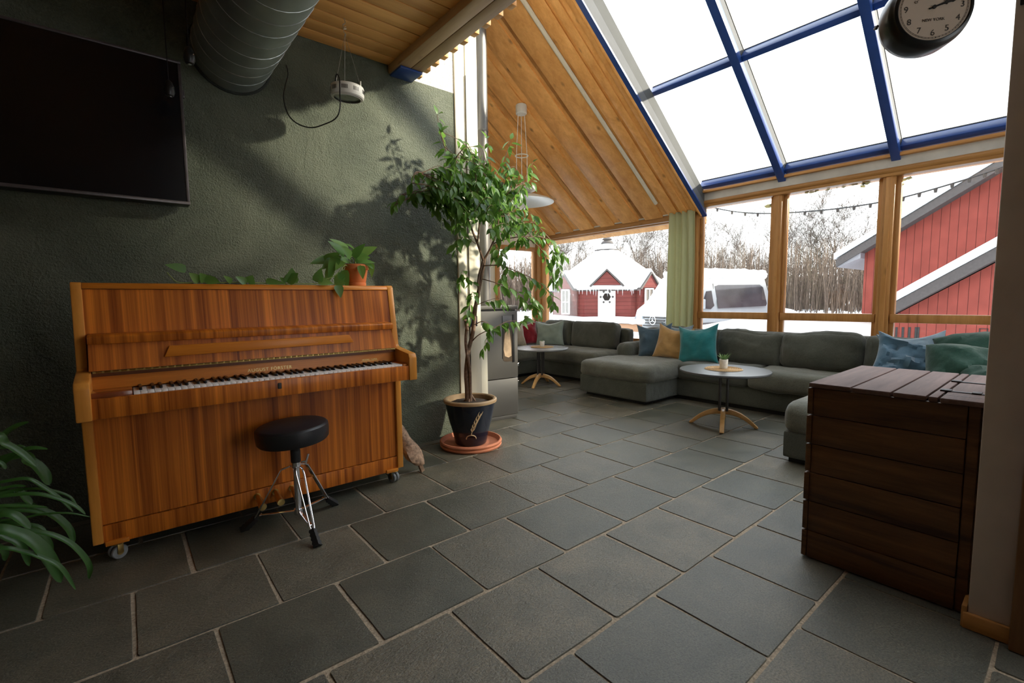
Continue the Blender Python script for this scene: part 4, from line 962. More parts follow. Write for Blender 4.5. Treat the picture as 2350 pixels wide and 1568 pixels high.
# ------------------------------------------------------------------ sofas
def sofa_u():
    S = thing('corner_sofa', 'large charcoal u-shaped sofa with two chaises under the right hand windows', 'sofa', (5.1, 2.0, 0))
    mb = MB(); mb.rbox(4.70, 5.55, .12, 3.70, .04, .25, .02, wr=.002, N=8); mb.build('base', M['sofa'], parent=S)
    mb = MB(); mb.box(4.74, 5.50, .2, 3.62, 0, .045); mb.box(4.18, 4.8, 2.86, 3.66, 0, .045); mb.box(3.44, 4.8, .30, 1.20, 0, .045); mb.build('plinth', M['plinth'], parent=S)
    mb = MB(); mb.rbox(4.12, 4.80, 2.80, 3.72, .035, .245, .02, wr=.002, N=8); mb.build('chaise_base', M['sofa'], parent=S)
    def sag(p, u): p.z -= .012*(1-u.x**2)*(1-u.y**2) if u.z > 0 else 0; return p
    mb = MB(); mb.rbox(4.10, 5.15, 2.78, 3.73, .215, .418, .075, .012, .006, 1, 14, fn=sag); mb.build('seat_cushion', M['sofa_l'], parent=S, label='chaise seat cushion')
    mb = MB(); mb.rbox(4.66, 5.2, 2.02, 2.80, .225, .415, .06, .012, .006, 2, 12, fn=sag); mb.build('seat_cushion', M['sofa'], parent=S)
    mb = MB(); mb.rbox(4.64, 5.2, 1.20, 2.03, .225, .42, .06, .012, .006, 3, 12, fn=sag); mb.build('seat_cushion', M['sofa_l'], parent=S)
    mb = MB(); mb.rbox(3.39, 4.72, .28, 1.225, .035, .22, .02, wr=.002, N=8); mb.build('chaise_base', M['sofa'], parent=S)
    mb = MB(); mb.rbox(3.37, 5.0, .27, 1.235, .20, .425, .085, .012, .006, 4, 14, fn=sag); mb.build('seat_cushion', M['sofa_l'], parent=S, label='right chaise seat cushion')
    mb = MB(); mb.rbox(5.36, 5.555, .10, 3.72, .2, .735, .05, .004, .004, 5, 14); mb.build('back_frame', M['sofa'], parent=S)
    mb = MB(); mb.rbox(4.76, 5.50, 3.50, 3.72, .23, .565, .085, .006, .004, 6, 12); mb.build('armrest', M['sofa'], parent=S)
    for k, (y0, y1, x, ht) in enumerate(((1.885, 2.57, 5.06, .765), (1.215, 1.90, 5.04, .775), (.20, 1.205, 5.06, .765), (2.58, 3.45, 5.2, .755))):
        mb = MB(); Mx = Matrix.Translation((x+.12, (y0+y1)/2, .40)) @ Matrix.Rotation(R(9), 4, 'Y'); h = ht-.40; hw = (y1-y0)/2
        def slump(p, u, k=k):
            if u.z > .2: p.z += .016*math.sin(u.y*2.6+k*2.1)-.014*(1-u.y**2)
            p.x -= .02*(1-u.z**2)*(1-u.y**2) if u.x < 0 else 0
            return p
        mb.rbox(-.11, .11, -hw, hw, 0, h, .07, .012, .010, 10+k, 16, M=Mx, fn=slump); mb.build('back_cushion', M['sofa'], parent=S)
sofa_u()
def sofa_l():
    S = thing('corner_sofa', 'charcoal corner sofa in the far corner behind the stove', 'sofa', (5.1, 4.8, 0))
    mb = MB(); mb.rbox(4.72, 5.54, 3.98, 5.86, .04, .25, .02, wr=.002, N=8); mb.build('base', M['sofa'], parent=S)
    mb = MB(); mb.rbox(3.35, 4.74, 5.10, 5.86, .04, .25, .02, wr=.002, N=8); mb.build('base', M['sofa'], parent=S)
    mb = MB(); mb.box(4.78, 5.50, 4.05, 5.8, 0, .045); mb.box(3.42, 4.8, 5.16, 5.8, 0, .045); mb.build('plinth', M['plinth'], parent=S)
    mb = MB(); mb.rbox(4.68, 5.25, 3.96, 5.18, .23, .42, .06, .012, .006, 21, 12); mb.build('seat_cushion', M['sofa_l'], parent=S)
    mb = MB(); mb.rbox(3.33, 5.25, 5.06, 5.6, .23, .42, .06, .012, .006, 22, 12); mb.build('seat_cushion', M['sofa_l'], parent=S)
    mb = MB(); mb.rbox(5.38, 5.54, 3.97, 5.88, .2, .70, .05, .004, .004, 23, 10); mb.rbox(3.35, 5.5, 5.70, 5.88, .2, .75, .05, .004, .004, 24, 10); mb.build('back_frame', M['sofa'], parent=S)
    for k, (y0, y1) in enumerate(((4.06, 4.86), (4.87, 5.45))):
        mb = MB(); Mx = Matrix.Translation((5.24, (y0+y1)/2, .41)) @ Matrix.Rotation(R(8), 4, 'Y')
        mb.rbox(-.10, .10, -(y1-y0)/2, (y1-y0)/2, 0, .38, .06, .010, .006, 25+k, 14, M=Mx); mb.build('back_cushion', M['sofa'], parent=S)
    for k, (x0, x1) in enumerate(((4.55, 5.2), (3.85, 4.54), (3.36, 3.84))):
        mb = MB(); Mx = Matrix.Translation(((x0+x1)/2, 5.60, .41)) @ Matrix.Rotation(R(-8), 4, 'X')
        mb.rbox(-(x1-x0)/2, (x1-x0)/2, -.09, .09, 0, .36, .06, .010, .006, 28+k, 12, M=Mx); mb.build('back_cushion', M['sofa_l'], parent=S)
sofa_l()

M['c_blue'] = velvet('slate_blue_velvet', (.055, .10, .14)); M['c_gold'] = velvet('mustard_velvet', (.42, .24, .08)); M['c_teal'] = velvet('teal_velvet', (.006, .16, .17))
M['c_grey'] = velvet('pale_blue_fabric', (.22, .30, .36)); M['c_denim'] = velvet('denim_blue_velvet', (.065, .14, .205)); M['c_red'] = velvet('crimson_velvet', (.26, .008, .02))
M['c_sage'] = velvet('grey_sage_linen', (.25, .31, .27)); M['c_beige'] = velvet('beige_linen', (.36, .30, .22)); M['c_green'] = fabric('bottle_green_weave', (.020, .058, .040), 500, .35, sheen=.25)
def cushion(c, w_, h_, t_, face, lean, spin, m, lab, seed, grp=None, pinch=.13, wr=.012, name='cushion', sag=.09):
    """face: azimuth (deg) the cushion faces; lean back angle; spin in its own plane"""
    n = Vector((math.cos(R(face))*math.cos(R(lean)), math.sin(R(face))*math.cos(R(lean)), math.sin(R(lean))))
    x = Vector((0, 0, 1)).cross(n).normalized(); y = n.cross(x)
    Mx = Matrix((x, y, n)).transposed().to_4x4(); Mx.translation = Vector(c); Mx = Mx @ Matrix.Rotation(R(spin), 4, 'Z')
    mb = MB(); mb.pillow(w_, h_, t_, Mx, pinch, seed, wr=wr, sag=sag)
    return tag(mb.build(name, m, org=(c[0], c[1], c[2]-h_/2)), lab, 'cushion', grp)
G2 = 'loose cushions on the right hand sofa'; G1 = 'loose cushions on the corner sofa'
cushion((5.02, 3.30, .60), .43, .43, .15, 205, 12, 4, M['c_blue'], 'slate blue cushion leaning on the sofa armrest, leftmost of three', 1)
cushion((5.14, 3.10, .62), .40, .40, .12, 190, 10, -4, M['c_grey'], 'pale blue cushion mostly hidden behind the slate blue and mustard cushions', 2)
cushion((4.97, 3.02, .595), .42, .42, .14, 195, 14, -8, M['c_gold'], 'mustard yellow cushion between the slate blue and the teal cushion', 3)
cushion((4.93, 2.69, .605), .45, .45, .15, 188, 16, 6, M['c_teal'], 'teal velvet cushion leaning against the dark sofa cushions', 4)
cushion((4.90, .86, .60), .46, .42, .16, 205, 30, -14, M['c_denim'], 'crumpled denim blue cushion behind the wooden crate', 5, wr=.03)
cushion((5.02, .84, .62), .46, .42, .12, 200, 22, 6, M['c_grey'], 'pale blue cushion peeping out behind the denim blue one', 6)
cushion((4.58, .49, .56), .42, .40, .28, 205, 30, -6, M['c_green'], 'round bottle green cushion in front of the other green cushion at the right chaise', 41, None, .02, .02, sag=-.05)
cushion((4.92, .42, .66), .52, .38, .26, 200, 40, 8, M['c_green'], 'upper green cushion leaning on the backrest beside the pillar', 42, None, .02, .02, sag=-.05)
cushion((4.42, .27, .51), .42, .36, .20, 200, 60, 0, M['c_green'], 'low green cushion lying beside the pillar edge', 43, None, .02, .02, sag=0)
cushion((4.50, 5.40, .61), .42, .42, .14, 262, 18, 0, M['c_beige'], 'beige cushion partly hidden by the stove', 7)
cushion((4.80, 5.44, .60), .38, .38, .13, 240, 14, 8, M['c_red'], 'crimson cushion on the far corner sofa', 8)
cushion((5.00, 5.12, .61), .46, .40, .14, 208, 14, 3, M['c_sage'], 'pale grey green cushion on the far corner sofa', 9)

# ------------------------------------------------------------------ tables
def table(cx, cy, z, rad, ang, topm, lab, legr=.275):
    T = thing('coffee_table', lab, 'table', (cx, cy, 0))
    mb = MB(); mb.lathe([(rad-.012, z-.022), (rad, z-.014), (rad, z-.003), (rad-.003, z), (.01, z)], (cx, cy, 0), 90); mb.build('table_top', topm, parent=T)
    mb = MB(); mb.lathe([(.06, z-.04), (.12, z-.03), (.12, z-.022)], (cx, cy, 0), 30)
    for k in range(4):
        a = R(ang+45+90*k); mb.tube([(cx+.042*math.cos(a), cy+.042*math.sin(a), .14), (cx+.042*math.cos(a), cy+.042*math.sin(a), z-.03)], .011, 12)
    mb.build('column', M['iron'], parent=T)
    for k in range(4):
        a = R(ang+90*k); d = Vector((math.cos(a), math.sin(a), 0)); mb = MB(); top = []; bot = []
        for i in range(13):
            t = i/12; x = .01+(legr-.01)*t; ht = .155-.145*t**2.1; th = .048-.014*t
            top.append((x, ht)); bot.append((x, max(.004, ht-th)))
        top[-1] = (legr, .014)
        t = bmesh.new(); w_ = .018
        for a_, b_, c_, d_ in zip(top, top[1:], bot, bot[1:]):
            pass
        prof = top+bot[::-1]
        mb.prism(prof, 'y', -w_, w_, bev=.004, M=frame((cx, cy, 0), d, (0, 0, 1)))
        lg = mb.build('leg', M['birch'], parent=T)
        mb = MB(); p = Vector((cx, cy, 0))+d*(legr-.02); mb.lathe([(.010, 0), (.010, .006)], p, 12); mb.build('glide', M['rubber'], parent=lg)
    return T
table(3.985, 1.925, .497, .365, 114.5, M['tabletop'], 'round grey topped coffee table with arched birch feet in front of the right sofa')
table(4.165, 4.44, .497, .36, 115, M['tabletop2'], 'round pale topped coffee table with arched birch feet near the stove')
def mat_and_pot(cx, cy, z, lab_m, lab_p, lab_s, kind, pr_):
    mb = MB(); n = 9
    mb.lathe([(.15, z+.0005), (.155, z+.003), (.15, z+.006), (.01, z+.006)], (cx, cy, 0), 48)
    for k in range(1, 9): mb.tube([(cx+.018*k*math.cos(a*math.pi/20), cy+.018*k*math.sin(a*math.pi/20), z+.006) for a in range(40)], .004, 6, closed=True)
    tag(mb.build('placemat', M['woven'], org=(cx, cy, z)), lab_m, 'placemat', 'woven placemats on the coffee tables')
    px, py = cx+pr_[0], cy+pr_[1]; zz = z+.0095; q = pr_[2]
    mb = MB(); mb.lathe([(.028*q, 0), (.030*q, .003), (.034*q, .075*q), (.031*q, .075*q), (.029*q, .064*q), (.001, .064*q)], (px, py, zz), 32); tag(mb.build('plant_pot', M['whitepot'], org=(px, py, zz)), lab_p, 'pot')
    r = random.Random(kind); mb = MB(); c = Vector((px, py, zz+.064*q))
    if kind == 1:
        for k in range(26):
            a = k*2.4; tl = .25+.03*k; d = Vector((math.cos(a)*math.sin(tl*.9), math.sin(a)*math.sin(tl*.9), math.cos(tl*.9)+.3)); leaf(mb, c+Vector((math.cos(a)*.008, math.sin(a)*.008, 0)), d, Vector((math.cos(a), math.sin(a), .4)), r.uniform(.05, .085), .011, -.2, .5)
    else:
        for k in range(30):
            d = rv(r); d.z = abs(d.z)*.7+.35; leaf(mb, c, d, rv(r), r.uniform(.018, .032), .012, .1, .4)
        mb.lathe([(.024*q, 0), (.022*q, .012), (.01, .02)], c, 16)
    tag(mb.build('succulent', M['succ'], org=c, sharp=0), lab_s, 'plant')
mat_and_pot(4.0, 1.94, .497, 'round woven placemat on the grey topped table in front of the right sofa', 'white cylindrical pot on the grey topped coffee table', 'spiky succulent in the white pot on the grey topped table', 1, (.0, .0, 1.05))
mat_and_pot(4.22, 4.47, .497, 'round woven placemat on the pale topped table near the stove', 'small white pot on the pale topped coffee table', 'small round succulent in the white pot on the pale topped table', 2, (.0, .0, .95))

# ------------------------------------------------------------------ crate
K = thing('wooden_crate', 'tall dark stained plank crate with a hinged lid standing by the pillar', 'crate', (2.55, .43, 0))
zs = [0.004, .124, .254, .378, .502, .624, .742]; r = random.Random(9)
for k in range(6):
    o = r.uniform(-.003, .003)
    mb = MB(); mb.box(2.20+o, 2.222+o, .218, .683, zs[k]+.0015, zs[k+1]-.0015, .003); mb.build('front_plank', M['crate'], parent=K)
    mb = MB(); mb.box(2.196+o, 2.90, .683, .703, zs[k]+.004, zs[k+1]-.003, .003); mb.build('side_plank', M['crate'], parent=K)
    mb = MB(); mb.box(2.215, 2.90, .180, .200, zs[k]+.004, zs[k+1]-.003, .003); mb.build('side_plank', M['crate'], parent=K)
for q in ((2.205, 2.24, .185, .216), (2.224, 2.26, .64, .68)):
    mb = MB(); mb.box(*q, .004, .742, .003); mb.build('corner_post', M['crate'], parent=K)
mb = MB(); mb.box(2.88, 2.90, .20, .68, .004, .742); mb.build('back_panel', M['crate'], parent=K)
for a, b, x1 in ((.552, .700, 2.93), (.425, .549, 2.93), (.325, .422, 2.93), (.293, .322, 2.93), (.168, .290, 2.93)):
    mb = MB(); o = r.uniform(-.004, .004); mb.box(2.186+o, x1, a+.0015, b-.0015, .743, .762, .004); pk = mb.build('top_plank', M['crate_t'], parent=K)
mb = MB(); mb.box(2.34, 2.36, .16, .30, .7615, .765); mb.box(2.335, 2.375, .28, .31, .762, .768, .001); mb.box(2.335, 2.375, .20, .225, .762, .768, .001); mb.build('hinge', M['iron'], parent=K)
mb = MB(); mb.box(2.62, 2.64, .16, .31, .7615, .765); mb.box(2.615, 2.65, .285, .315, .762, .768, .001); mb.build('hinge', M['iron'], parent=K)
mb = MB(); mb.box(2.26, 2.2625, .17, .29, .7605, .7625); mb.build('lid_gap', M['black'], parent=K)

# ------------------------------------------------------------------ clock
def build_clock():
    c = Vector((1.95, .352, 1.975)); n = Vector((math.cos(R(219)), math.sin(R(219)), 0)); x = Vector((0, 0, 1)).cross(n).normalized()
    Mf = Matrix((x, Vector((0, 0, 1)), n)).transposed().to_4x4(); Mf.translation = c
    K = thing('station_clock', 'round black double sided station clock hanging from the pillar at the top right', 'clock', c)
    Mf = Mf @ Matrix.Diagonal((.89, .89, .84, 1))
    mb = MB(); pr_ = [(.104, .046), (.108, .050), (.116, .046), (.119, .036), (.123, .030), (.126, .018), (.126, -.032), (.123, -.044), (.119, -.050), (.116, -.060), (.108, -.064), (.104, -.060)]
    mb.lathe(pr_, M=Mf, n=80); mb.build('case', M['clockcase'], parent=K)
    mb = MB(); mb.lathe([(.001, .0466), (.104, .0465)], M=Mf, n=64, cap0=True, cap1=False); f = mb.build('dial', M['face'], parent=K)
    mb = MB(); mb.lathe([(.001, -.0606), (.104, -.0605)], M=Mf, n=64); mb.build('dial', M['face'], parent=K)
    mb = MB(); z = .0472
    for h in range(1, 13):
        a = R(90-30*h); mb.text(str(h), .027, Mf @ Matrix.Translation((.082*math.cos(a), .082*math.sin(a), z)), .0003)
    for k in range(60):
        a = R(6*k); mb.box(.0965, .0995, -.0004, .0004, z-.0003, z+.0003, M=Mf @ Matrix.Rotation(a, 4, 'Z'))
    for rr in (.0962, .0998): mb.tube([Mf @ Vector((rr*math.cos(a*math.pi/30), rr*math.sin(a*math.pi/30), z)) for a in range(60)], .0003, 4, closed=True)
    mb.text('NEW YORK', .0125, Mf @ Matrix.Translation((0, -.040, z)), .0003); mb.text('TERMINAL', .0125, Mf @ Matrix.Translation((0, .033, z)), .0003)
    s_ = 'GRAND CENTRAL'
    for i, chh in enumerate(s_):
        a = R(90+66-i*11); mb.text(chh, .013, Mf @ Matrix.Translation((.058*math.cos(a), .058*math.sin(a)-.002, z)) @ Matrix.Rotation(a-math.pi/2, 4, 'Z'), .0003)
    mb.build('numerals', M['ink'], parent=f)
    mb = MB(); mb.lathe([(.006, .0475), (.006, .0505)], M=Mf, n=20)
    for ln, w_, a in ((.088, .0035, 14), (.058, .006, 18)):
        Mh = Mf @ Matrix.Rotation(R(a), 4, 'Z'); mb.prism([(-.015, -w_*.4), (ln*.55, -w_*.5), (ln*.62, -w_*1.3), (ln*.72, -w_*.5), (ln, 0), (ln*.72, w_*.5), (ln*.62, w_*1.3), (ln*.55, w_*.5), (-.015, w_*.4)], 'z', .048, .0492, M=Mh)
    mb.build('hands', M['black'], parent=f)
    mb = MB(); mb.tube([Mf @ Vector((-.14, -.02, -.01)), Mf @ Vector((-.148, -.02, -.01))], .006, 10); mb.tube([Mf @ Vector((-.144, -.02, -.02)), Mf @ Vector((-.144, -.02, .0))], .004, 8); mb.build('latch', M['clockcase'], parent=K)
    mb = MB(); mb.tube([c+Vector((0, 0, .13)), c+Vector((0, 0, .20))], .011, 12); mb.lathe([(.02, .135), (.026, .142), (.014, .155)], c, 20)
    mb.tube([c+Vector((0, 0, .20)), Vector((2.06, .24, 2.20)), Vector((2.128, .15, 2.20))], .009, 12)
    mb.tube(cr([c+Vector((.04, -.03, .20)), Vector((2.07, .22, 2.14)), Vector((2.125, .16, 2.04))], 6), .006, 10)
    mb.box(2.118, 2.13, .135, .165, 1.98, 2.26, .003); mb.build('bracket', M['clockcase'], parent=K)
build_clock()

# ------------------------------------------------------------------ pendant lamp
def build_pendant():
    x, y = 3.786, 4.346; zc = BZ(x)-.03; m = M['lampwhite']
    Pn = thing('pendant_lamp', 'white pendant lamp with stacked disc shades hanging over the far coffee table', 'lamp', (x, y, zc))
    nb_ = Vector((-.72, 0, -1)).normalized()
    mb = MB(); Mx = Matrix.Translation((x, y, zc+.01)); mb.lathe([(.06, .0), (.066, -.01), (.066, -.10), (.06, -.108), (.01, -.108)], M=Mx, n=40, cap0=True); mb.build('canopy', m, parent=Pn)
    zr = 2.83
    mb = MB(); mb.tube([(x+.075*math.cos(a*math.pi/20), y+.075*math.sin(a*math.pi/20), zr) for a in range(40)], .006, 8, closed=True); mb.build('spacer_ring', m, parent=Pn)
    zu, zl = 2.44, 2.33
    for k in range(3):
        a = R(50+120*k); q = Vector((.06*math.cos(a), .06*math.sin(a), 0)); mb = MB(); c0 = Vector((x, y, 0))
        mb.tube([c0+q*.7+Vector((0, 0, zc-.09)), c0+q*1.2+Vector((0, 0, zr)), c0+q*1.2+Vector((0, 0, zu))], .004, 8); mb.build('cord', M['cord'], parent=Pn)
    mb = MB(); mb.lathe([(.03, zu-.05), (.10, zu-.04), (.16, zu-.015), (.175, zu+.0), (.172, zu+.003), (.10, zu-.018), (.03, zu-.025)], (x, y, 0), 56); mb.build('upper_shade', m, parent=Pn)
    mb = MB(); mb.lathe([(.045, zl-.12), (.05, zu-.04)], (x, y, 0), 32); mb.build('lamp_socket', m, parent=Pn)
    mb = MB(); mb.lathe([(.05, zl+.055), (.20, zl+.03), (.32, zl-.01), (.36, zl-.035), (.362, zl-.040), (.30, zl-.018), (.20, zl+.015), (.05, zl+.04)], (x+.03, y, 0), 72); mb.build('lower_shade', m, parent=Pn)
build_pendant()

# ------------------------------------------------------------------ curtain
mb = MB()
def cur(u, v):
    y = 3.07+.36*u; z = .62+(2.20-.62)*v
    return Vector((5.48+.018*math.sin(u*26+.5*math.sin(v*3))+.010*math.sin(u*11+v*1.5)+.01*(1-v)*math.sin(u*5), y+.012*math.sin(v*4)*(u-.5), z))
mb.grid(cur, 60, 30)
cu = mb.build('curtain', M['curtain'], org=(5.48, 3.25, 2.2), sharp=0); sm = cu.modifiers.new('t', 'SOLIDIFY'); sm.thickness = .003
tag(cu, 'sage green curtain hanging between the left window and the right windows', 'curtain')

# ------------------------------------------------------------------ outside
def az(px_az, d, z): a = R(px_az); return Vector((d*math.cos(a), d*math.sin(a), z))
def gh(x, y):
    """height of the snow"""
    d = math.hypot(x, y); h = -.35+.72*max(0, min(1, (d-9)/12))
    h += .18*noise.noise(Vector((x*.22, y*.22, 0)))+.05*noise.noise(Vector((x*.9, y*.9, 3)))
    h += 1.0*math.exp(-(((x-12.0)/2.2)**2+((y-4.4)/1.0)**2))*.9          # heap in front of the thicket
    h += 1.0*math.exp(-(((x-10.6)/.9)**2+((y-5.6)/.8)**2))*.55
    return h
mb = MB()
mb.grid(lambda u, v: (lambda x, y: Vector((x, y, gh(x, y) if x > 6.5 or y > 6.9 else gh(x, y)-.25)))(5.8+64*u**1.6, -26+86*v) , 90, 130)
struct(mb, 'ground', M['snow'], sharp=0)
mb = MB(); mb.box(-6, 5.76, 6.12, 40, -.6, -.1); struct(mb, 'ground_side', M['snow'])

def cladding(name, col, pitch, vertical=True):
    m, nt, b, o = mat(name); tc = N(nt, 'TexCoord'); sp = N(nt, 'SeparateXYZ'); nt.links.new(tc.outputs['Object'], sp.inputs[0])
    src = mathn(nt, 'ADD', sp.outputs['X'], sp.outputs['Y']) if vertical else sp.outputs['Z']
    f = mathn(nt, 'FRACT', mathn(nt, 'DIVIDE', src, v=pitch)); ln = mathn(nt, 'LESS_THAN', f, v=.055)
    n = N(nt, 'TexNoise', Scale=3.0, Detail=6.0); nt.links.new(coords(nt), n.inputs['Vector'])
    c = ramp(nt, n.outputs[0], [(.3, tuple(x*.86 for x in col)), (.7, tuple(x*1.12 for x in col))])
    nt.links.new(mixc(nt, ln, c, tuple(x*.25 for x in col)), b.inputs['Base Color']); b.inputs['Roughness'].default_value = .8; b.inputs['Specular IOR Level'].default_value = .2
    bump(nt, b, f if not vertical else ln, .5 if vertical else .8, -.01 if vertical else .03)
    return m
M['barn'] = cladding('red_barn_cladding', (.215, .048, .036), .165)
M['hutred'] = cladding('red_log_cladding', (.13, .030, .027), .16, False)
M['fasc'] = plain('grey_brown_fascia', (.062, .054, .052), .8, nscale=20)
M['metal_roof'] = plain('grey_roof', (.2, .2, .22), .5)

def barn():
    X = 16.0; B = thing('red_barn', 'big red boarded barn with a snow edged gable roof beyond the right window', 'barn', (20, -2.5, 0))
    e0 = (3.87, 2.30); s_ = .65; yr = -5.0; zr = e0[1]+s_*(e0[0]-yr)
    mb = MB(); mb.prism([(e0[0], -1), (e0[0], e0[1]), (yr, zr), (2*yr-e0[0], e0[1]), (2*yr-e0[0], -1)], 'x', X, X+9); mb.build('wall', M['barn'], parent=B)
    def slope(y0, y1, z0, z1, h0, h1, x0, x1, name, m):
        mb = MB(); mb.prism([(y0, z0+h0), (y1, z1+h0), (y1, z1+h1), (y0, z0+h1)], 'x', x0, x1); mb.build(name, m, parent=B)
    ye, ze = 4.42, 2.12-.16; zr2 = ze+s_*(ye-yr)
    slope(ye, yr, ze, zr2, -.02, .20, X-.45, X+9.3, 'fascia', M['fasc']); slope(ye+.05, yr, ze, zr2, .20, .36, X-.5, X+9.3, 'roof_snow', M['snow'])
    slope(yr, 2*yr-ye, zr2, ze, -.02, .20, X-.45, X+9.3, 'fascia', M['fasc']); slope(yr, 2*yr-ye, zr2, ze, .20, .36, X-.5, X+9.3, 'roof_snow', M['snow'])
    mb = MB(); mb.prism([(3.87, 2.15), (ye-.02, 1.93), (ye-.02, 1.96), (3.87, 2.3)], 'x', X-.4, X+9); mb.build('soffit', M['metal_roof'], parent=B)
barn()
def shed():
    X = 14.0; B = thing('red_shed', 'lower red shed with a snow covered sloping roof in front of the barn', 'shed', (14.7, -1.5, 0))
    ye, ze, s_ = 2.88, .62, .70; yr = -3.2; zr = ze+s_*(ye-yr)
    mb = MB(); mb.prism([(2.82, -1), (2.82, ze+.02), (yr, zr-.05), (yr, -1)], 'x', X+.3, X+1.9); mb.build('wall', M['barn'], parent=B)
    mb = MB(); mb.prism([(ye, ze), (yr, zr), (yr, zr+.26), (ye, ze+.26)], 'x', X, X+1.95); mb.build('fascia', M['fasc'], parent=B)
    mb = MB(); mb.prism([(ye+.03, ze+.26), (yr, zr+.26), (yr, zr+.46), (ye+.03, ze+.46)], 'x', X-.06, X+1.97, bev=.03); mb.build('roof_snow', M['snow'], parent=B)
    mb = MB()
    for px in (2057, 2072, 2087, 2102, 2107.0):
        p = at(px, 757, 'x', X+.28); mb.box(X+.285, X+.30, p.y-.022, p.y+.022, p.z-.5, p.z+.06)
    p = at(2248, 757, 'x', X+.28)
    mb.box(X+.285, X+.30, p.y-.008, p.y+.008, p.z-.4, p.z+.03); mb.box(X+.285, X+.30, p.y-.13, p.y-.115, p.z-.4, p.z+.03); mb.box(X+.285, X+.30, p.y-.13, p.y+.008, p.z+.02, p.z+.03)
    mb.build('vent_slit', M['black'], parent=B)
shed()
# unseen wing, added only to keep the low sun off the windows
W = thing('sun_block_wing', 'red boarded wing added beyond the right edge of the view to block the low sun', 'barn', (22, -14, 0))
WZ = 9.2
mb = MB(); mb.prism([(17, -1), (17, 5.0), (21.5, WZ), (26, 5.0), (26, -1)], 'y', -28, -9.2); mb.build('wall', M['barn'], parent=W)
mb = MB(); mb.prism([(16.6, 4.7), (21.5, WZ+.1), (26.4, 4.7), (26.4, 5.0), (21.5, WZ+.4), (16.6, 5.0)], 'y', -28.2, -9.0); mb.build('roof', M['snow'], parent=W)

